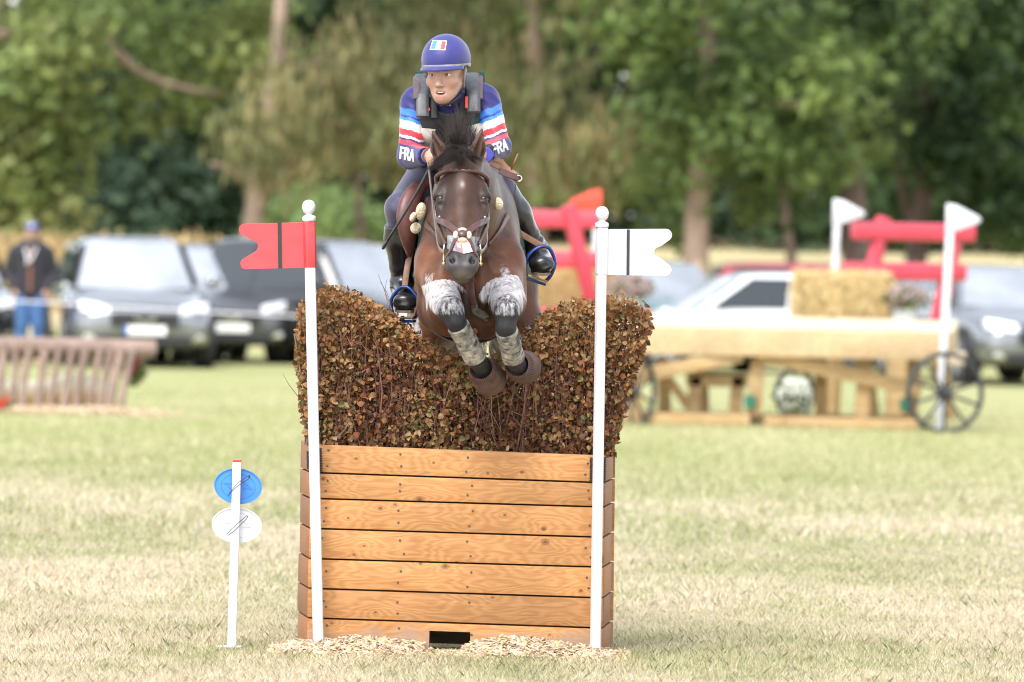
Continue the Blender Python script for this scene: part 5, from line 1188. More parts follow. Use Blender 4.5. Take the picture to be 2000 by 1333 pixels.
for s in (-1, 1):
    f = Field(axis(min(KN[s][0], AN[s][0], TOE[s][0]) - .11, max(KN[s][0], AN[s][0], TOE[s][0]) + .11, .005), axis(.16, .72, .006), axis(1.30, 1.92, .005))
    d = nrm(AN[s] - KN[s])
    for p, k in shin(s) + foot(s): f.add(p, k, infl=.006)
    top = KN[s] + d * (.055 if s < 0 else .035); nn = nrm(d + (V(.25, 0, 0) if s < 0 else V(.75, 0, .15)))
    f.cut(lambda x, y, z: -((x - top[0]) * nn[0] + (y - top[1]) * nn[1] + (z - top[2]) * nn[2]), .005)
    bv2, bq2 = f.mesh(); t2 = (bv2 - KN[s]) @ d; Ltot = np.linalg.norm(AN[s] - KN[s])
    bv2 = bv2 + np.outer(.003 * np.sin(t2 * 130 + 5 * value_noise(bv2[:, 0], bv2[:, 2], 14, 3)) * np.exp(-((t2 - Ltot * .92) / .06) ** 2), V(s * .6, -1, 0))
    bt = put('riding_boot', np_mesh('riding_boot', bv2, bq2), btm, rid)
    # sole strip and spur strap
    fd = nrm(TOE[s] - HEEL[s]); dn = nrm(np.cross(fd, V(1, 0, 0))); dn = dn if dn[2] < 0 else -dn
    MB().plate([HEEL[s] * (1 - u_) + TOE[s] * u_ + V(w_ * .036, 0, 0) + dn * .036 for u_, w_ in ((0, -.8), (.4, -.8), (.75, -1.1), (1.0, -1.05), (1.13, -.6), (1.16, 0), (1.13, .6), (1.0, 1.05), (.75, 1.1), (.4, .8), (0, .8))], dn, .010).build('boot_sole', solem, bt)
    MB().tube([AN[s] + V(a_ * .046, -.03 + .0 * a_, -.008 + .006 * a_) + V(0, -.022 * (1 - a_ * a_), 0) for a_ in (-1, -.6, 0, .6, 1)], .0055, n=6, ratio=.6).build('spur_strap', webb, bt, smooth=True)
# ---- stirrups
stb = mat('blue_alloy', (.028, .055, .20), .35, metal=.5, var=.25, scale=30); stm = mat('worn_alloy', (.35, .30, .2), .4, metal=.8, var=.3)
for s, (cx, cy, hw, hh, tilt, Yd) in ((-1, (790.5, 594, 27.5, 33, 2, .345)), (1, (1055.5, 515.5, 29, 35, -17, .365))):
    c = P(cx, cy, Yd); sc1 = 1 / S(Yd); ex = V(math.cos(R(tilt)), .25 * s, math.sin(R(tilt))); ex = nrm(ex); ez = nrm(V(-math.sin(R(tilt)), 0, math.cos(R(tilt)))); pts = []
    for a_ in np.linspace(-52, 232, 26):
        ca, sa = math.cos(R(a_)), math.sin(R(a_)); wv = hw * (1.0 if sa < 0.2 else 1 - .42 * (max(0, sa - .2) / .8) ** 1.6)
        pts.append(c + ex * wv * sc1 * (abs(ca) ** .65) * np.sign(ca) + ez * hh * sc1 * (sa if sa > 0 else sa * 1.05))
    so = root('stirrup', c + ez * -hh * sc1, 'blue metal stirrup holding the ' + ('straight-hanging boot with the whip beside it' if s < 0 else 'swung-out boot below the loose rein loop'), 'stirrup')
    MB().tube(pts, .0075, n=8, side=V(0, 1, 0), ratio=1.5).build('arch', stb, so, smooth=True)
    MB().beam(pts[0] + V(0, 0, 0), pts[-1], .070, .009, side=ez).build('tread', stm, so, bevel=.003, smooth='auto')
    MB().beam(pts[0] - ez * .014 + V(0, .01, 0), pts[-1] - ez * .014 + V(0, .01, 0), .05, .012, side=ez).build('tread_underside', stb, so, bevel=.003, smooth='auto')
    tp = c + ez * hh * sc1
    lp = [P(802, 490, .42), P(795, 525, .40), tp + V(0, -.005, -.006)] if s < 0 else [P(986, 424, .36), P(1010, 452, .37), tp + V(0, -.005, -.006)]
    MB().strap(spline(lp, 8), [nrm(V(s * .12, -1, .1))] * 8, .024, .006).build('stirrup_leather', leather2, so, smooth='auto')
# ---- reins, whip, watch, bracelets
def reinpath(s): return [HP(s * .071, .418, -.066), HP(s * .088, .33, -.15), HP(s * .10, .2, -.22), WR[s] + V(-s * .0, -.09, -.03)]
rein = root('reins', P(890, 420, -.2), 'pair of brown leather reins running from bit to hands with a loose loop', 'reins')
for s in (-1, 1): p_ = spline(reinpath(s), 16); MB().strap(p_, [nrm(V(s, -.35, 0))] * 16, .016, .004).build('rein', leather, rein, smooth='auto')
MB().strap(spline([P(938, 313, -.02), P(965, 322, .05), P(985, 334, .08), P(1008, 349, .10), P(1012, 344, .10)], 16), [nrm(V(-.1, -1, .4))] * 16, .021, .004).build('rein_loop', leather2, rein, smooth='auto')
MB().strap(spline([P(958, 311, .10), P(975, 314, .12), P(992, 330, .12), P(1010, 343, .11)], 14), [nrm(V(-.1, -1, .4))] * 14, .020, .004).build('rein_loop', leather2, rein, smooth='auto')
MB().tube([P(1012, 300, .12), P(1005, 316, .12), P(999, 331, .12)], .0065, n=6, ratio=.6).build('rein_tail', leather2, rein, smooth=True)
MB().strap(spline([P(976, 334, .06), P(995, 342, .07), P(1013, 348, .09)], 8), [nrm(V(-.1, -1, .4))] * 8, .026, .007).build('rein_keeper', leather, rein, smooth='auto')
MB().tube([P(1013, 349, .09) + .012 * V(math.cos(a_), -.1, math.sin(a_)) for a_ in np.linspace(0, 6.28, 10)[:-1]], .0035, n=5, closed=True).build('rein_buckle', steel, rein, smooth=True)
wh = root('riding_whip', P(750, 484, .2), 'thin black riding whip held slanting down past the saddle flap', 'whip')
wa, wb = P(845, 318, .02), P(757, 470, .25); wq = spline([wa, P(806, 391, .12), wb], 10)
MB().tube(wq, np.linspace(.0062, .0048, 10), n=8).build('shaft', mat('whip_black', (.03, .032, .038), .45, var=.3), wh, smooth=True)
MB().tube([wb, P(754, 475, .255), P(750, 482, .26), P(748, 487, .265)], [.005, .0085, .010, .007], n=8, ratio=.5).build('flap', mat('whip_flap', (.05, .05, .06), .6), wh, smooth=True)
MB().ball(P(845, 317, .0), .010).build('handle_knob', steel, wh, smooth=True)
wd_ = nrm(WR[1] - EL[1]); MB().lathe(WR[1] - wd_ * .01, wd_, [(.031, 0), (.036, .002), (.036, .024), (.031, .026)], 18).ball(WR[1] + V(.018, -.03, .022), (.018, .012, .018)).build('watch', webb, rid, smooth='auto')
wd_ = nrm(WR[-1] - EL[-1])
for k, c in enumerate(((.12, .16, .5), (.3, .1, .08), (.10, .05, .04))): MB().lathe(WR[-1] + wd_ * (.002 + .007 * k), wd_, [(.026, 0), (.031, .001), (.031, .005), (.026, .006)], 16).build('bracelet', mat('bracelet_%d' % k, c, .6), rid, smooth='auto')
MB().lathe(WR[1] + wd_ * 0 + V(0, -.035, -.006), V(0, -1, 0), [(.030, 0), (.034, .003), (.034, .02), (.03, .024)], 16).build('blue_cuff', mat('cuff_blue', (.05, .05, .36), .6), rid, smooth='auto')

# ================================================================== far trees
leafy = vmat('tree_leaf', rough=.6, var=.2, scale=.7, trans=.35, spec=.25)
bark = mat('bark', (.25, .185, .14), .95, var=.35, scale=5, bump=.8, bscale=9, stretch=(1, 1, .3))
bark_dark = mat('bark_dark', (.12, .085, .068), .95, var=.35, scale=5, bump=.8, bscale=9, stretch=(1, 1, .3))
def leaves_in(clumps, per, size, cols, seed, droop=0):
    """leaf-sized faces spread through the shells of many clumps; cols: (colour, weight) list"""
    r = np.random.default_rng(seed); VV, CC = [], []
    cols = np.array(cols)
    for c, rad in clumps:
        c = np.asarray(c, float); rad = np.asarray(rad, float); n = int(per * (rad[0] * rad[2]) ** .9); 
        d = r.normal(size=(n, 3)); d /= np.linalg.norm(d, axis=1)[:, None]; rr_ = (.45 + .6 * r.random(n) ** .6)[:, None]
        p = c + d * rad * rr_ * (1 + .25 * r.normal(size=(n, 1)))
        if droop: p[:, 2] -= droop * r.random(n) ** 2
        nn = d * .6 + r.normal(size=(n, 3)) * .6 + V(0, -.1, .45); nn /= np.linalg.norm(nn, axis=1)[:, None]
        t = np.cross(nn, r.normal(size=(n, 3))); t /= np.linalg.norm(t, axis=1)[:, None]; b_ = np.cross(nn, t)
        if droop: t = t * .3 + V(0, 0, -1); t /= np.linalg.norm(t, axis=1)[:, None]; b_ = np.cross(nn, t); b_ /= np.linalg.norm(b_, axis=1)[:, None] + 1e-6
        s_ = (size * (.55 + .9 * r.random(n)))[:, None]; w_ = s_ * (.3 if droop else .55)
        VV.append(np.stack([p - t * s_, p + b_ * w_ - t * s_ * .1, p + t * s_, p - b_ * w_ - t * s_ * .1], 1).reshape(-1, 3))
        base = cols[r.integers(0, len(cols))] * r.uniform(.8, 1.2); cc = base * (.7 + .6 * r.random((n, 1))); cc = cc * .75 + cols[r.integers(0, len(cols), n)] * .25
        CC.append(np.repeat(cc, 4, 0))
    Vt = np.vstack(VV); return np_mesh('crown', Vt, np.arange(len(Vt)).reshape(-1, 4), np.vstack(CC), smooth=False)
def tree(name, label, trunk_px, Y, r0_, clumps, per, size, cols, seed, group, barkm=bark, limbs=(), droop=0):
    t_ = [P(a, b, Y) for a, b in trunk_px]; base = t_[0].copy(); base[2] = zg(base[0], Y) - .1
    rt = root(name, base, label, 'tree', group); pts = spline([base] + t_, 9); r = np.linspace(r0_, r0_ * .55, 9); r[0] *= 1.35
    mb = MB().tube(pts, r, n=10)
    tr = mb.build('trunk', barkm, rt, smooth=True)
    for lp in limbs: MB().tube(spline([P(a, b, Y + c) for a, b, c, _ in lp], 8), np.linspace(lp[0][3], lp[-1][3], 8), n=7).build('limb', barkm, tr, smooth=True)
    put('crown', leaves_in([(P(a, b, Y + dy), (rx, ry, rz)) for a, b, dy, rx, ry, rz in clumps], per, size, cols, seed, droop), leafy, rt)
    return rt
def cloud(n, x0, x1, y0, y1, rmin, rmax, dy, seed, flat=.75):
    r = np.random.default_rng(seed); return [(r.uniform(x0, x1), r.uniform(y0, y1), r.normal(0, dy), q, q, q * flat) for q in r.uniform(rmin, rmax, n)]
OLIVE = [(.205, .20, .085), (.17, .175, .075), (.24, .215, .095), (.125, .14, .06), (.27, .225, .105), (.15, .175, .07)]
MID = [(.085, .135, .036), (.06, .10, .028), (.14, .19, .052), (.10, .155, .04)]
LIGHT = [(.19, .25, .08), (.225, .27, .09), (.13, .19, .06), (.24, .255, .10)]
DARK = [(.026, .05, .018), (.034, .062, .02), (.022, .044, .018)]
BLUEG = [(.045, .078, .046), (.036, .066, .042), (.062, .097, .054)]
gt = 'trees along the far edge of the field'
tree('broadleaf_tree', 'spreading light green tree with a long bare diagonal branch behind the dark-jacketed onlooker', [(-60, 380), (-40, 100), (10, -60)], 88, .34,
     cloud(26, -160, 150, -330, 330, .7, 1.3, 1.0, 1) + cloud(22, 120, 520, -300, 200, .7, 1.2, 1.2, 2) + cloud(10, -60, 120, 250, 430, .5, .9, .7, 4), 260, .13, LIGHT + [MID[2]], 41, gt, limbs=[[(-40, 80, 0, .13), (160, 40, -.6, .09), (240, 118, -.9, .07), (330, 165, -1.0, .05), (430, 182, -1.0, .035)]])
tree('dark_fir', 'dark bluish evergreen standing in deep shade behind the silver car', [(330, 400), (335, 100), (340, -200)], 112, .3,
     cloud(40, 120, 480, 150, 520, .7, 1.2, 1.0, 5) + cloud(20, 150, 450, -250, 180, .7, 1.2, .8, 6), 210, .15, BLUEG + DARK, 42, gt, bark_dark)
tree('weeping_tree', 'big olive yellow tree with drooping sprays and a leaning pale trunk behind the rider', [(492, 460), (512, 300), (540, 150), (552, -60)], 82, .20,
     cloud(24, 520, 1000, 60, 270, .55, .95, .9, 7, .6) + cloud(14, 430, 620, 210, 330, .4, .7, .5, 8, .55) + cloud(26, 700, 1260, 120, 330, .5, .9, .9, 9, .6) + cloud(26, 560, 1300, -330, 90, .7, 1.2, 1.0, 10, .6), 290, .14, OLIVE, 43, gt,
     limbs=[[(512, 300, 0, .06), (580, 250, .4, .04), (680, 240, .5, .03)], [(540, 150, 0, .07), (640, 120, .6, .05), (760, 150, .8, .03)], [(500, 380, 0, .06), (450, 330, -.3, .04), (410, 320, -.4, .03)]], droop=.7)
tree('slender_tree', 'slender dark trunk seen under the drooping olive sprays', [(706, 460), (700, 380), (690, 200)], 96, .11, cloud(10, 600, 820, 100, 320, .5, .9, .6, 11), 220, .13, OLIVE[:2] + MID, 44, gt, bark_dark)
tree('broadleaf_tree', 'tall tree with a smooth grey upper trunk above the rider', [(1050, 430), (1046, 150), (1042, 0), (1040, -200)], 90, .19, cloud(16, 880, 1330, -350, 40, .7, 1.2, .9, 12) + cloud(12, 960, 1380, 230, 430, .45, .8, .8, 121), 240, .13, OLIVE[1:4] + MID, 45, gt)
tree('broadleaf_tree', 'broad green tree with a straight brown trunk rising behind the white-flagged pole', [(1360, 490), (1366, 330), (1380, 150), (1390, -100)], 80, .24,
     cloud(22, 1290, 1620, 130, 330, .5, .9, .8, 13) + cloud(24, 1200, 1560, -320, 140, .6, 1.1, .9, 14) + cloud(7, 1400, 1560, 300, 420, .35, .6, .5, 15), 280, .125, MID + LIGHT[:1] + [(.16, .22, .06)], 46, gt, limbs=[[(1366, 330, 0, .1), (1460, 220, -.5, .07), (1580, 200, -.8, .04)]])
tree('broadleaf_tree', 'heavy dark green tree with a thick trunk behind the red backrest with two white pennants', [(1672, 470), (1660, 320), (1650, 150), (1640, -100)], 84, .26,
     cloud(22, 1560, 1800, -320, 130, .6, 1.0, .9, 16) + cloud(20, 1480, 1740, 170, 330, .45, .8, .8, 17), 290, .125, MID + DARK + [LIGHT[2]], 47, gt, bark_dark)
tree('broadleaf_tree', 'deep green tree with leaning twin trunks behind the grey car with a bright windscreen', [(1790, 490), (1806, 330), (1815, 180), (1830, -80)], 88, .22,
     cloud(34, 1740, 2120, -320, 300, .6, 1.1, .9, 18) + cloud(16, 1830, 2100, 280, 470, .5, .8, .7, 19), 270, .13, MID[:2] + DARK, 48, gt, bark_dark, limbs=[[(1790, 490, 0, .1), (1760, 350, 0, .08), (1745, 200, 0, .06)]])
tree('slender_tree', 'thin dark stem standing between the two brown trunks', [(1545, 490), (1535, 430), (1520, 250)], 98, .12, cloud(14, 1420, 1680, 0, 260, .5, .9, .7, 20), 220, .14, DARK + MID[:1], 49, gt, bark_dark)
tree('light_gap_shrub', 'shrub added for the bright gap under the drooping olive sprays, leaves coloured as lit', [(650, 505), (655, 480), (660, 460)], 104, .06, cloud(16, 560, 740, 380, 490, .5, .9, .5, 31), 240, .13, [(.20, .29, .10), (.24, .33, .12), (.17, .25, .09)], 54, None)  # added to make the bright gap; sunlit tone is in the leaf colours
# wood behind: one mass
r_ = np.random.default_rng(5)
cl = [(V(x, y, zg(0, y) + z), (q, q * .8, q * .9)) for x, y, z, q in zip(r_.uniform(-17, 17, 230), r_.uniform(112, 122, 230), r_.uniform(.2, 11, 230), r_.uniform(1.0, 1.9, 230))]
me = leaves_in(cl, 85, .22, BLUEG + DARK + MID[:2] + [(.09, .15, .06)], 51); o = put('far_wood', me, leafy); tag(o, 'deep green wood closing the view behind the field', None, kind='stuff')
cl = [(V(x, 126, zg(0, 126) + z), (2.4, .5, 2.4)) for x in np.arange(-22, 23, 2.4) for z in np.arange(.5, 13, 2.4)]
o = put('far_wood', leaves_in(cl, 60, .35, DARK, 52), leafy); tag(o, 'deep green wood closing the view behind the field', None, kind='stuff')
o = put('tall_grass', None or leaves_in([(V(x, y, zg(0, y) + .12), (1.2, 1.0, .22)) for x in np.arange(-14, 14.1, .8) for y in ((72, 76, 80, 84) if x < -2 else (72, 76))], 420, .16, [(.42, .31, .15), (.5, .38, .2), (.36, .29, .12)], 53, droop=.01), leafy); tag(o, 'dry tan uncut grass bank behind the parked cars', None, kind='stuff')

# ================================================================== parked cars
glass = mat('car_glass', (.02, .024, .026), .04, var=.1, spec=.6, coat=.5); tyre = mat('tyre', (.02, .02, .021), .85); alloy = mat('alloy', (.5, .5, .52), .35, metal=.8)
wsg = mat('windscreen_glass', (.56, .58, .60), .10, metal=.8, var=.15, scale=1.5)  # pale metallic base imitates bright cloud reflected in the glass
dkpl = mat('trim_black', (.015, .015, .017), .5); lampm = mat('headlamp', (.75, .77, .8), .08, coat=1, var=.2, scale=20); platem = mat('plate_white', (.78, .78, .74), .4); plb = mat('plate_blue', (.02, .12, .5), .4); chrome = mat('chrome', (.8, .8, .8), .12, metal=1)
def car(name, loc, yaw_, label, paint, L=4.4, W=1.82, Hh=1.62, belt=1.0, hood=.27, roof=(.40, .86), suv=True, plate=True):
    rt = root(name, (0, 0, 0), label, 'car', None); wsy = [(0, .72, .34, .66), (.02, .86, .24, .76), (.08, .95, .21, belt - .16), (hood - .02, 1.0, .21, belt - .03), (hood + .1, 1.0, .21, belt), (.6, 1.0, .21, belt), (.85, .99, .22, belt + .02), (.95, .95, .25, belt - .02), (1, .80, .40, belt - .22)]
    vs, fs = [], []
    def half(sy, hw, zl, zt):
        w_ = W / 2 * hw; y = (sy - .5) * L
        return [(w_ * .88, y, zl), (w_ * .985, y, zl + .08), (w_, y, (zl + zt) / 2), (w_ * .985, y, zt - .14), (w_ * .93, y, zt - .03), (w_ * .60, y, zt + .012), (0, y, zt + .025)]
    for st in wsy:
        h_ = half(*st); ring = h_ + [(-a_, b_, c_) for a_, b_, c_ in reversed(h_[:-1])]; vs += ring
    n = 13
    for i in range(len(wsy) - 1):
        for k in range(n - 1): fs.append((i * n + k, i * n + k + 1, (i + 1) * n + k + 1, (i + 1) * n + k))
        fs.append((i * n + n - 1, i * n, (i + 1) * n, (i + 1) * n + n - 1))
    fs += [tuple(range(n)), tuple((len(wsy) - 1) * n + k for k in range(n))]
    bd = MB().add(vs, fs).build('body', paint, rt, smooth=True, subsurf=2)
    def Yv(s_): return (s_ - .5) * L
    hb_ = W / 2 * .90; ht = W / 2 * .68
    g = [[(hb_, hood), (hb_, .95)], [(ht, roof[0]), (ht, roof[1])]]
    vs = []; lev = [(0, belt - .05), (.5, 0), (.86, 0), (.97, 0), (1.0, 0)]
    def ring(u, ins=0):
        z = belt - .04 + (Hh - belt + .04) * u; hw = hb_ + (ht - hb_) * u - ins; y0 = Yv(hood + .0 + (roof[0] - hood) * u) + ins * 1.5; y1 = Yv(.95 + (roof[1] - .95) * u) - ins * 1.5; c_ = .20
        return [(hw, y0 + c_, z), (hw, (y0 + y1) / 2, z), (hw, y1 - c_, z), (hw - c_, y1, z), (-hw + c_, y1, z), (-hw, y1 - c_, z), (-hw, (y0 + y1) / 2, z), (-hw, y0 + c_, z), (-hw + c_, y0, z), (hw - c_, y0, z)]
    rings = [ring(0), ring(.5), ring(.86), ring(.965, .05), ring(1.0, .20)]; vs = [p for q_ in rings for p in q_]; fs = []
    for i in range(4):
        for k in range(10): fs.append((i * 10 + k, i * 10 + (k + 1) % 10, (i + 1) * 10 + (k + 1) % 10, (i + 1) * 10 + k))
    fs.append(tuple(40 + k for k in range(10)))
    ca = MB().add(vs, fs).build('cabin', paint, rt, smooth=True, subsurf=2)
    def gq(u, s_, lx, out_):                     # point on the sloped cabin side
        return V(lx, 0, 0)
    zl, zh = .10, .86
    def pt(u, side_, t_):                        # t_ 0..1 front to back along a side window line
        z = belt - .04 + (Hh - belt + .04) * u; hw = hb_ + (ht - hb_) * u + .004; y0 = Yv(hood + (roof[0] - hood) * u) + .10; y1 = Yv(.95 + (roof[1] - .95) * u) - .12
        return V(side_ * hw, y0 + (y1 - y0) * t_, z)
    for side_ in (-1, 1):
        for a_, b_ in ((.04, .46), (.52, .93)):
            MB().plate([pt(zl, side_, a_), pt(zl, side_, b_), pt(zh, side_, b_ - .02), pt(zh, side_, a_ + .02)], V(side_, 0, .35), .012).build('side_window', glass, rt)
    for nm, fn in (('windscreen', lambda u: Yv(hood + (roof[0] - hood) * u) - .006), ('rear_window', lambda u: Yv(.95 + (roof[1] - .95) * u) + .006)):
        q_ = []
        for u in (.04, .9):
            z = belt - .04 + (Hh - belt + .04) * u; hw = (hb_ + (ht - hb_) * u) - .10; q_.append((hw, fn(u), z))
        vs = []
        for j in range(5):
            for i in range(9):
                u = j / 4; s_ = i / 8 * 2 - 1; a_, b_ = q_; vs.append(((a_[0] * (1 - u) + b_[0] * u) * s_, a_[1] * (1 - u) + b_[1] * u + (.05 * s_ * s_ - .012) * (1 if nm == 'windscreen' else -1), a_[2] * (1 - u) + b_[2] * u))
        MB().add(vs, [(j * 9 + i, j * 9 + i + 1, (j + 1) * 9 + i + 1, (j + 1) * 9 + i) for j in range(4) for i in range(8)]).build(nm, wsg if nm == 'windscreen' else glass, rt, smooth=True)
    wr_ = .345 if suv else .32
    for sy in (.185, .80):
        for side_ in (-1, 1):
            c = V(side_ * (W / 2 - .11), Yv(sy), wr_)
            MB().lathe(c - V(side_ * .02, 0, 0), V(side_, 0, 0), [(wr_ + .05, 0), (wr_ + .05, .128), (wr_ * .5, .12)], 24).build('wheel_arch', dkpl, rt, smooth='auto')
            w_ = MB().lathe(c - V(side_ * .1, 0, 0), V(side_, 0, 0), [(wr_ * .66, .01), (wr_ * .96, 0), (wr_, .03), (wr_, .20), (wr_ * .96, .235), (wr_ * .68, .235), (wr_ * .66, .215)], 24).build('tyre', tyre, rt, smooth='auto')
            mb = MB().lathe(c, V(side_, 0, 0), [(wr_ * .66, .115), (wr_ * .60, .120), (wr_ * .56, .08), (.05, .07)], 20)
            for k in range(5): an = 2 * math.pi * k / 5; mb.beam(c + V(side_ * .112, 0, 0), c + V(side_ * .118, wr_ * .6 * math.cos(an), wr_ * .6 * math.sin(an)), .05, .03, side=V(side_, 0, 0))
            mb.build('rim', alloy, w_)
    fy = Yv(0)
    MB().box((0, fy - .015, .60), (W * .46, .05, .17)).build('grille', dkpl, rt, bevel=.02)
    MB().box((0, fy + .0, .34), (W * .62, .07, .12)).build('lower_intake', dkpl, rt, bevel=.02)
    MB().tube([(-.13, fy - .045, .63), (0, fy - .05, .55), (.13, fy - .045, .63)], .02, n=6).build('emblem', chrome, rt)
    for side_ in (-1, 1):
        MB().hexa([V(side_ * W * .24, fy - .01, .66), V(side_ * W * .43, fy + .14, .70), V(side_ * W * .43, fy + .3, .70), V(side_ * W * .24, fy + .12, .66), V(side_ * W * .24, fy + .01, .77), V(side_ * W * .435, fy + .2, .83), V(side_ * W * .43, fy + .34, .83), V(side_ * W * .24, fy + .14, .77)]).build('headlight', lampm, rt, bevel=.015, smooth='auto')
        MB().ball((side_ * (W / 2 + .08), Yv(hood + .06), belt + .08), (.11, .07, .075)).build('mirror', paint, rt, smooth=True)
        MB().box((side_ * W * .36, fy + .06, .38), (.16, .05, .07)).build('fog_lamp', chrome, rt, bevel=.015)
        MB().box((side_ * W * .42, Yv(1) - .07, .78), (.22, .06, .22)).build('tail_light', mat('tail_red', (.4, .02, .02), .2), rt, bevel=.02)
    if plate:
        pb = MB().box((0, fy - .05, .47), (.52, .014, .115)).build('number_plate', platem, rt, bevel=.004); MB().box((-.24, fy - .060, .47), (.04, .008, .108)).build('plate_band', plb, pb)
    rt.location = [float(x) for x in loc]; rt.rotation_euler = (0, 0, yaw_)
    for c_ in rt.children: c_.matrix_parent_inverse = Matrix.Identity(4)
    return rt
sil = mat('paint_silver', (.20, .205, .215), .22, metal=.7, coat=1, var=.04); gry = mat('paint_grey', (.08, .083, .09), .22, metal=.5, coat=1, var=.04); blk = mat('paint_black', (.014, .014, .015), .12, coat=1, var=.1); wht = mat('paint_white', (.74, .75, .76), .25, coat=1, var=.03); redp = mat('paint_red', (.28, .012, .02), .25, coat=1); teal = mat('paint_teal', (.03, .10, .09), .25, coat=1)
car('parked_car', G(252, 55.2), R(9), 'silver sport utility car facing us beside the dark-jacketed onlooker', sil, L=4.5, W=1.86, Hh=1.64)
car('parked_car', G(388, 59.0), R(14), 'grey car half hidden behind the silver sport utility car', gry, L=4.4, W=1.8, Hh=1.56)
car('parked_car', G(640, 58.0), R(48), 'black car with a sky-bright windscreen behind the red forked flag', blk, L=4.6, W=1.85, Hh=1.66)
car('parked_car', G(1448, 58.5), R(-72), 'low white car parked side-on behind the straw bale', wht, L=4.3, W=1.75, Hh=1.33, belt=.84, roof=(.47, .80), suv=False)
car('parked_car', G(1475, 63.2), R(-86), 'dark red car whose roof shows over the white car', redp, L=4.6, W=1.82, Hh=1.46, belt=.95)
car('parked_car', G(1262, 60), R(28), 'dark green car behind the heather pot by the white-flagged pole', teal, L=4.3, W=1.8, Hh=1.46)
car('parked_car', G(1935, 55.3), R(16), 'grey car with a bright windscreen beyond the spoked wheel', sil, L=4.5, W=1.84, Hh=1.5)
# more of the row, behind the fence
car('parked_car', G(-120, 57), R(12), 'black car cut off behind the onlooker in a dark jacket', blk, L=4.5, W=1.84, Hh=1.6)

# ================================================================== onlooker
on = root('person', G(62, 54.0), 'onlooker in navy cap, dark jacket and blue jeans standing by the silver car', 'person')
ob_ = G(62, 54.0); 
def O(x, y, z): return ob_ + V(x, y, z)
f = Field(axis(ob_[0] - .45, ob_[0] + .45, .014), axis(53.6, 54.4, .014), axis(-.02, 1.9, .014))
f.add(cone(O(0, 0, .95), O(0, 0, 1.42), .13, .15, V(1, 0, 0), .17, .20), .05); f.add(cone(O(0, 0, 1.42), O(0, -.02, 1.60), .06, .055), .04)
f.add(ell(O(0, -.02, 1.66), (.078, .098, .12)), .02); f.add(ell(O(0, -.125, 1.64), (.015, .02, .03)), .015)
for s in (-1, 1):
    f.add(cone(O(s * .10, 0, .95), O(s * .10, -.02, .50), .095, .065), .03); f.add(cone(O(s * .10, -.02, .50), O(s * .11, .02, .08), .06, .045), .02); f.add(cone(O(s * .11, .03, .05), O(s * .13, -.14, .04), .045, .04), .02)
    f.add(cone(O(s * .20, 0, 1.40), O(s * .29, .04, 1.13), .065, .05), .03); f.add(cone(O(s * .29, .04, 1.13), O(s * .20, -.12, .95), .048, .035), .02)
    h0 = O(s * .19, -.13, .92)
    for k in range(4): f.add(cone(h0 + V(s * (.02 - .013 * k), -.0, 0), h0 + V(s * (.02 - .013 * k), -.01, -.08 + .008 * abs(k - 1)), .010, .008), .006)
    f.add(cone(h0, h0 + V(-s * .03, -.02, -.04), .011, .009), .008)
v_, q_ = f.mesh(); c_ = np.tile(V(.50, .30, .22), (len(v_), 1)); put('body', np_mesh('body', v_, q_, c_), vmat('onlooker_skin', rough=.6, var=.1), on)
def cloth(nm, prims, m, zr):
    f = Field(axis(ob_[0] - .5, ob_[0] + .5, .014), axis(53.6, 54.4, .014), axis(zr[0], zr[1], .014))
    for p, k in prims: f.add(p, k)
    return put(nm, np_mesh(nm, *f.mesh()), m, on)
cloth('jacket', [(cone(O(0, 0, .93), O(0, 0, 1.42), .155, .165, V(1, 0, 0), .20, .22), .05), (cone(O(-.17, 0, 1.42), O(.17, 0, 1.42), .08, .08), .05), (cone(O(0, 0, 1.45), O(0, -.01, 1.52), .085, .075), .03)] + [x for s in (-1, 1) for x in ((cone(O(s * .21, 0, 1.40), O(s * .30, .04, 1.13), .08, .068), .04), (cone(O(s * .30, .04, 1.13), O(s * .21, -.11, .97), .066, .052), .03))], mat('navy_jacket', (.018, .017, .024), .8, var=.2), (.7, 1.6))
cloth('jeans', [x for s in (-1, 1) for x in ((cone(O(s * .09, 0, .93), O(s * .10, -.02, .50), .12, .085), .04), (cone(O(s * .10, -.02, .50), O(s * .11, .02, .09), .08, .07), .03))], mat('blue_denim', (.045, .11, .26), .85, var=.2), (.05, 1.1))
f = Field(*[axis(c - .2, c + .2, .012) for c in O(0, -.03, 1.72)]); f.add(ell(O(0, -.015, 1.70), (.088, .108, .095)), .01); f.cut(lambda x, y, z: 1.70 - z + 0 * x + 0 * y); f.add(ell(O(0, -.13, 1.705), (.07, .085, .012)), .01)
put('cap', np_mesh('cap', *f.mesh()), mat('navy_cap', (.035, .06, .25), .8), on); MB().box(O(0, -.118, 1.75), (.05, .01, .035)).build('cap_badge', inkw, on)
MB().strap([O(0, -.172, 1.50), O(0, -.185, 1.3), O(0, -.165, .92)], [V(0, -1, 0)] * 3, .035, .01).build('jacket_zip', mat('rust_zip', (.22, .08, .05), .7), on)
MB().tube([O(-.07, -.16, 1.46), O(-.03, -.19, 1.32), O(-.05, -.20, 1.24), O(.02, -.19, 1.34), O(.07, -.15, 1.47)], .012, n=6).build('lanyard', inkw, on, smooth=True)
# white boundary rope on thin stakes
rp = root('boundary_rope', G(300, 51.5), 'white boundary rope strung on thin stakes in front of the parked cars', 'rope')
pts = [P(-80, 588, 51.5), P(60, 590, 51.5), P(300, 604, 51.5), P(600, 619, 51.5), P(1000, 632, 51.5)]
MB().tube(spline(pts, 30), .012, n=6).build('rope', mat('rope_white', (.62, .60, .66), .8), rp, smooth=True)
for q_ in (pts[0], pts[-1]): MB().tube([V(q_[0], q_[1], 0), q_ + V(0, 0, .06)], .014, n=8).build('rope_stake', white_pl, rp)

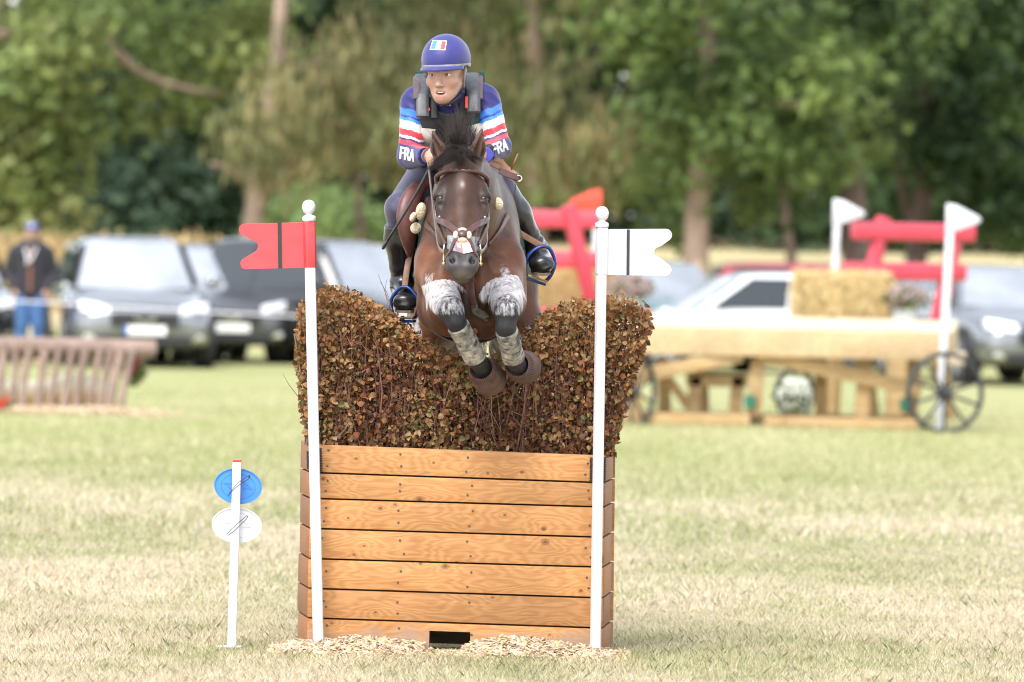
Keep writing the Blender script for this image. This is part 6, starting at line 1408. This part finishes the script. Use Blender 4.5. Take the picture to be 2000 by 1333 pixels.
# ================================================================== low rail jump of weathered poles on the left
oldw = wood_mat('weathered_timber', (.36, .265, .22), (.21, .145, .118), (.12, .08, .06), knots=False, grain=.7, rough=.85, ax='z')
YL = 33.0
lj = root('rail_jump', G(110, YL), 'rustic jump of weathered upright staves under a long grey log', 'horse jump')
MB().tube(spline([P(-120, 674, YL), P(60, 676, YL), P(200, 680, YL + .2), P(303, 682, YL + .3)], 10), .085, n=12).build('top_log', oldw, lj, smooth='auto')
MB().tube(spline([P(-120, 690, YL + .3), P(90, 688, YL + .3), P(270, 690, YL + .4)], 8), .06, n=10).build('back_log', oldw, lj, smooth='auto')
xs0 = [-40, -14, 10, 32, 58, 86, 112, 137, 163, 186, 205, 225, 246]
for k, x in enumerate(xs0):
    tx = x + (6 if x > 180 else 2) + (x - 100) * .05; w_ = .030 + .007 * ((k * 7) % 3) / 2
    a_ = P(x, 0, YL - .04); a_[2] = -.05; b_ = P(tx, 682, YL - .07)
    MB().tube(spline([a_, (a_ + b_) / 2 + V(rng.normal(0, .012), 0, 0), b_], 5), [w_, w_ * .95, w_ * .92, w_ * .95, w_ * .9], n=9, ratio=1.15).build('stave', oldw, lj, smooth='auto')
crm = vmat('cream_stump', rough=.8, var=.15, scale=9)
for k, (x, top) in enumerate(((8, 752), (36, 757), (66, 753), (96, 750), (124, 741), (152, 740), (180, 742), (206, 756))):
    b_ = G(x + 3, YL + .45); b_[2] = 0; r0_ = .085; h_ = 1.66 - (top - 462) / S(YL + .45)
    mb = MB().lathe(b_, (0, 0, 1), [(r0_ * .8, 0), (r0_ * .95, h_ * .4), (r0_ * 1.1, h_ * .75), (r0_ * 1.05, h_ * .93), (r0_ * .7, h_), (0, h_ * 1.02)], 14)
    me = bpy.data.meshes.new('stump'); me.from_pydata(mb.v, [], mb.f); a = me.color_attributes.new('col', 'FLOAT_COLOR', 'POINT')
    zz = np.array([v[2] for v in mb.v]) / h_; c_ = np.ones((len(zz), 4), np.float32); wq_ = sst(zz, .35, .7)[:, None]; c_[:, :3] = V(.62, .40, .14) * (1 - wq_) + V(.80, .76, .62) * wq_; a.data.foreach_set('color', c_.ravel()); me.polygons.foreach_set('use_smooth', np.ones(len(me.polygons), bool))
    o = put('painted_stump', me, crm); tag(o, 'round-topped stump painted cream over yellow behind the grey staves', 'stump', 'painted stumps behind the staves')
def flowers(name, label, px, py, Yd, rad, leafc, flc, seed, pot=None, nfl=60, group=None):
    c = P(px, py, Yd); z0 = c[2] - rad[2]; rt = root(name, V(c[0], c[1], z0), label, 'flowers', group); r = np.random.default_rng(seed)
    me = leaves_in([(c, rad)], 240 / (rad[0] * rad[2]) ** .9, .035, leafc, seed); me.name = 'foliage'; put('foliage', me, leafy, rt)
    mb = MB()
    for k in range(nfl):
        d = nrm(r.normal(size=3) + V(0, -.7, .5)); mb.ball(c + d * np.array(rad) * r.uniform(.9, 1.1), .022, 6)
    tag(mb.build('blooms', mat(name + '_bloom', flc, .7), rt), kind='stuff')
    if pot: MB().lathe(V(c[0], c[1], z0 + .02), (0, 0, -1), [(.12, 0), (.125, .0), (.12, .02), (.09, pot), (0, pot)], 16).build('pot', mat('pot_grey', (.55, .57, .58), .5), rt, smooth='auto')
    return rt
flowers('geranium', 'red-flowered green plant at the foot of the rail jump', -2, 802, YL - .6, (.13, .1, .12), MID, (.6, .03, .02), 61, nfl=14)
flowers('pink_flowers', 'small pink flowers at the end of the rail jump', 262, 725, YL + .5, (.10, .1, .12), OLIVE[:1] + MID, (.6, .05, .16), 62, nfl=14)
def smp2(r):
    while True:
        a_, b_ = r.normal(0, 1, 2)
        if a_ * a_ + b_ * b_ < 2.6: break
    c = G(185, YL - .55); x = c[0] + a_ * .55; y = c[1] + b_ * .30; return x, y, max(0, .06 * (1 - (a_ * a_ + b_ * b_) / 2.8)) * r.uniform(.6, 1) + .004
def smp3(r):
    x, y = r.uniform(G(-60, YL)[0], G(230, YL)[0]), YL - .35 + r.normal(0, .22); return x, y, .045 * r.uniform(.4, 1)
chips(4200, lambda r: smp2(r) if r.random() < .55 else smp3(r), .045, 'wood_chips', 'pale heap of wood chips under the rail jump', 63)

# ================================================================== wagon table jump with red chairs
tim = wood_mat('pale_timber', (.62, .52, .37), (.54, .43, .29), (.34, .18, .07), knots=True, grain=.6, rough=.6)  # paler than the front beam: sky light on the top put into colour
timp = wood_mat('raw_timber', (.50, .35, .18), (.38, .24, .105), (.25, .12, .05), knots=False, grain=.6, rough=.7)
wj = root('wagon_table', G(1540, 33.6), 'long pale timber table jump on trestles with black spoked wheels', 'horse jump')
YT = 33.0
A_, B_ = P(1195, 636, YT), P(1862, 652, YT - .4); dz = .255; dep = V(.12, 1.15, .105)
A_[2] = B_[2] = .5 * (A_[2] + B_[2]) + .0; a2 = A_ + V(0, 0, .012)
def plank(a, b, off, wdt, z0, z1, m, nm): MB().hexa([a + dep * off + V(0, 0, z0), b + dep * off + V(0, 0, z0), b + dep * (off + wdt) + V(0, 0, z0), a + dep * (off + wdt) + V(0, 0, z0), a + dep * off + V(0, 0, z1), b + dep * off + V(0, 0, z1), b + dep * (off + wdt) + V(0, 0, z1), a + dep * (off + wdt) + V(0, 0, z1)]).build(nm, m, wj, bevel=.012, smooth='auto')
plank(A_, B_, 0, .12, -dz, 0, wood_mat('shaded_timber', (.50, .37, .22), (.40, .28, .15), (.28, .15, .06), knots=True, grain=.6, rough=.6), 'front_beam'); plank(A_, B_, .88, .12, -dz, 0, tim, 'back_beam')  # front beam's darker timber paints in the shade of the upright face
for k in range(5): plank(A_, B_, .125 + .15 * k, .145, -.05, -.004 + .003 * (k % 2), tim, 'plank')
plank(A_ + V(.02, -.004, -dz * 0), A_ + V(.12, -.004, 0), 0.13, .74, -dz, -.055, tim, 'end_beam'); plank(B_ - V(.12, 0, 0), B_ - V(.02, 0, 0), .13, .74, -dz, -.055, tim, 'end_beam')
def bm_(p0, p1, w_, h_, nm='brace', m=timp): MB().beam(p0, p1, w_, h_).build(nm, m, wj, bevel=.01, smooth='auto')
def g0(px, Yd, z): p = G(px, Yd); p[2] = z; return p
bm_(P(1205, 742, YT - .02), P(1450, 694, YT - .02), .14, .13); bm_(P(1480, 694, YT - .03), P(1800, 762, YT - .03), .14, .13)
for x in (1222, 1480, 1690, 1786): bm_(g0(x, YT + .05, .10), P(x, 700, YT + .05), .13, .13, 'post')
for x in (1360, 1442): bm_(g0(x, YT + .25, .08), P(x, 735, YT + .25), .12, .12, 'post')
bm_(P(1340, 742, YT + .25), P(1460, 744, YT + .25), .12, .12, 'rail')
for x in (1305, 1612, 1380): bm_(g0(x, YT + .8, .08), P(x - 10, 700, YT + .8), .12, .12, 'post')
bm_(P(1350, 800, YT + .3), P(1300, 735, YT + .3), .09, .09)
bm_(g0(1190, YT, .055), g0(1472, YT - .02, .055), .13, .11, 'sleeper'); bm_(g0(1500, YT - .02, .05), g0(1800, YT - .2, .05), .13, .10, 'sleeper'); bm_(g0(1200, YT + .95, .05), g0(1790, YT + .9, .05), .13, .10, 'sleeper')
for x in (1482, 1786): MB().box(P(x, 0, YT - .05) * V(1, 1, 0) + V(0, 0, .23), (.10, .10, .12)).build('green_bracket', mat('green_metal', (.012, .12, .07), .5), wj, bevel=.01)
bm_(g0(1505, YT - .3, .03), g0(1530, YT - .5, .05), .07, .06, 'wedge'); bm_(g0(1545, YT - .25, .03), g0(1552, YT - .45, .05), .07, .06, 'wedge')
MB().box(P(1858, 700, YT - .42) + V(0, 0, .0), (.26, .14, .12)).build('axle_block', tim, wj, bevel=.012)
whm = mat('wheel_black', (.03, .03, .034), .55)
def wheel(px, py, Yd, r_, yaw_, label):
    c = P(px, py, Yd); ax = nrm(V(math.sin(yaw_), -math.cos(yaw_), 0)); ex = nrm(np.cross(ax, V(0, 0, 1))); rt = attach(root('wagon_wheel', V(c[0], c[1], c[2] - r_), None, None), wj); rt['label'] = label
    MB().tube([c + r_ * .955 * (ex * math.cos(t_) + V(0, 0, 1) * math.sin(t_)) for t_ in np.linspace(0, 2 * math.pi, 41)[:-1]], .024, n=8, closed=True).build('wheel_rim', whm, rt, smooth=True)
    MB().lathe(c - ax * .06, ax, [(.03, -.01), (.055, 0), (.055, .10), (.03, .14), (0, .14)], 14).build('hub', whm, rt, smooth='auto')
    for k in range(10): t_ = 2 * math.pi * (k + .5) / 10; MB().tube([c + .04 * (ex * math.cos(t_) + V(0, 0, 1) * math.sin(t_)), c + r_ * .95 * (ex * math.cos(t_) + V(0, 0, 1) * math.sin(t_))], [.017, .013], n=6).build('spoke', whm, rt, smooth=True)
    return rt
wheel(1846, 768, YT - .75, .375, R(18), 'black ten-spoked wagon wheel leaning on the end of the pale table by the grey car'); wheel(1234, 764, YT - .35, .36, R(52), 'black wagon wheel at the table end beside the white-flagged pole, turned nearly edge-on'); wheel(1552, 768, YT + 2.2, .25, R(40), 'small black wheel seen through the trestles under the pale table')
flowers('white_flowers', 'bush of white flowers seen under the pale table', 1551, 775, YT + 1.7, (.15, .12, .17), MID, (.75, .78, .7), 64, nfl=110)
chair_red = mat('red_paint', (.50, .042, .07), .42, var=.10, scale=3, coat=.2)
def chair(o, ex, ey, label, seatz, k_):
    """giant two-rail bench: ex along the seat, ey towards its back"""
    rt = root('giant_bench', o, label, 'bench', 'giant red benches behind the table'); Wd = 1.30
    def q(a, b, c): return o + ex * a + ey * b + V(0, 0, c)
    MB().beam(q(-Wd / 2, .0, seatz - .05), q(Wd / 2, .0, seatz - .05), .22, .09).build('seat_plank', chair_red, rt, bevel=.015, smooth='auto'); MB().beam(q(-Wd / 2, .24, seatz - .05), q(Wd / 2, .24, seatz - .05), .22, .09).build('seat_plank', chair_red, rt, bevel=.015, smooth='auto')
    for sx in (-.40, .40):
        MB().beam(q(sx, .30, seatz - .25), q(sx, .66, seatz + 1.0), .11, .13, side=ey).build('back_post', chair_red, rt, bevel=.02, smooth='auto')
        MB().beam(q(sx, -.05, 0), q(sx, .0, seatz - .1), .13, .13, side=ey).build('leg', timp, rt, bevel=.02, smooth='auto'); MB().beam(q(sx, .55, 0), q(sx, .33, seatz - .1), .13, .13, side=ey).build('leg', timp, rt, bevel=.02, smooth='auto')
    for z_, b_ in ((seatz + .47, .42), (seatz + .86, .54)): MB().beam(q(-Wd / 2, b_, z_), q(Wd / 2, b_, z_), .11, .175, side=V(0, 0, 1)).build('back_rail', chair_red, rt, bevel=.04, smooth='auto')
    return rt
cr = G(1712, 36.3); chair(cr, nrm(V(.93, .30, 0)), nrm(V(.60, .6, 0)), 'red giant bench with a straw bale on its seat and white pennants beside it', .98, 0)
cl_ = G(1150, 36.3); chair(cl_, nrm(V(.88, -.25, 0)), nrm(V(-.75, -.35, 0)), 'red giant bench beside the red pennant, its back leaning away from the table', 1.03, 1)
straw = vmat('straw', rough=.8, var=.25, scale=40, spec=.3)
def bale(c, size, yw, label, seed):
    r = np.random.default_rng(seed); M_ = np.array(Matrix.Rotation(yw, 3, 'Z')); rt = root('straw_bale', c - V(0, 0, size[2] / 2), label, 'straw bale', 'straw bales on the red benches')
    MB().box(c, V(*size) * .93, M_).build('bale_core', mat('straw_core', (.50, .37, .17), .9, var=.3, scale=30, bump=.6, bscale=60), rt, bevel=.03)
    VV, CC = [], []; n = 4200
    for k in range(n):
        p = r.uniform(-.5, .5, 3); a_ = r.integers(0, 3); p[a_] = .5 * r.choice([-1, 1]) * r.uniform(.92, 1.0); p = p * V(*size); d = nrm(V(r.normal(0, .5), r.normal(0, .5), r.normal(0, 1))); l = r.uniform(.03, .09)
        if p[2] > size[2] * .44: p[2] += r.uniform(0, .03); d = nrm(d + V(0, 0, .6))
        s_ = nrm(np.cross(d, r.normal(size=3))) * .004; p = c + M_ @ p; d = M_ @ d; VV += [p - d * l - s_, p - d * l + s_, p + d * l + s_, p + d * l - s_]; CC += [V(.70, .54, .28) * r.uniform(.65, 1.25)] * 4
    tag(put('straw', np_mesh('straw', np.array(VV), np.arange(4 * n).reshape(n, 4), np.array(CC), smooth=False), straw, rt), kind='stuff')
    for u in (-.22, .22): MB().tube([c + M_ @ (V(u * size[0] * 1.2, a_ * size[1] * .5, b_ * size[2] * .505)) for a_, b_ in ((-1.02, -1), (-1.02, 1), (1.02, 1), (1.02, -1))], .006, n=5, closed=True).build('twine', mat('twine', (.45, .33, .15), .8), rt)
    return rt
p_ = P(1643, 579, 35.9); p_[2] = .985 + .20; bale(p_, (.90, .42, .40), R(6), 'golden straw bale on the red bench beside two white pennants', 71)
p_ = P(1120, 552, 36.9); p_[2] = 1.035 + .20; bale(p_, (.80, .40, .40), R(-25), 'golden straw bale on the red bench beside the red pennant', 72)
hc_ = [(.20, .24, .07), (.16, .20, .05), (.22, .20, .11)]
flowers('heather_pot', 'pot of pinkish heather beside the straw bale with two pennants', 1768, 583, 35.6, (.20, .18, .12), hc_, (.34, .24, .23), 65, pot=.17, nfl=70)
flowers('heather_pot', 'pot of pinkish heather right behind the white-flagged pole', 1228, 562, 35.4, (.22, .18, .12), hc_, (.34, .24, .23), 66, pot=.17, nfl=70)
hp = root('pot_plinth', G(1228, 35.4), 'pale timber plinth carrying the heather pot behind the white-flagged pole', 'plinth'); MB().box(V(G(1228, 35.4)[0], 35.4, .46), (.30, .30, .92)).build('block', timp, hp, bevel=.01); MB().box(V(G(1228, 35.4)[0], 35.4, .945), (.38, .38, .04)).build('cap_board', tim, hp, bevel=.01)
hp = root('pot_plinth', G(1768, 35.6), 'pale timber plinth carrying the heather pot beside the straw bale', 'plinth'); MB().box(V(G(1768, 35.6)[0], 35.6, .43), (.30, .30, .86)).build('block', timp, hp, bevel=.01); MB().box(V(G(1768, 35.6)[0], 35.6, .88), (.38, .38, .04)).build('cap_board', tim, hp, bevel=.01)
orp = mat('orange_red_plastic', (.74, .07, .035), .4, var=.05)
def pennant(px_top, py_top, Yd, sg, m, label, lean):
    t_ = P(px_top, py_top, Yd); b_ = V(t_[0] - lean, Yd, 0); rt = root('pennant_pole', b_, label, 'flag pole'); ax = nrm(t_ - b_); h = .05
    MB().beam(b_ - ax * .05, t_, .068, .068, side=(0, 1, 0)).build('pole', white_pl, rt, bevel=.012, smooth='auto')
    top = t_; poly = [top + V(-sg * .045, 0, .015), top + V(sg * .05, 0, .0), top + V(sg * .26, 0, -.105), top + V(sg * .275, 0, -.135), top + V(sg * .25, 0, -.16), top + V(sg * .05, 0, -.235), top + V(-sg * .045, 0, -.25)]
    MB().plate([p + V(0, 0, .004) for p in poly], (0, 1, 0), .085).build('pennant', m, rt, bevel=.012, smooth='auto'); return rt
pennant(1636, 392, 37.2, 1, white_pl, 'white pole with a triangular white pennant in front of the brown trunk', .03); pennant(1858, 402, 32.48, 1, white_pl, 'white pole with a triangular white pennant standing behind the big spoked wheel', .07); pennant(1166, 373, 37.4, -1, orp, 'white pole with an orange red triangular pennant behind the white-flagged pole', -.01)
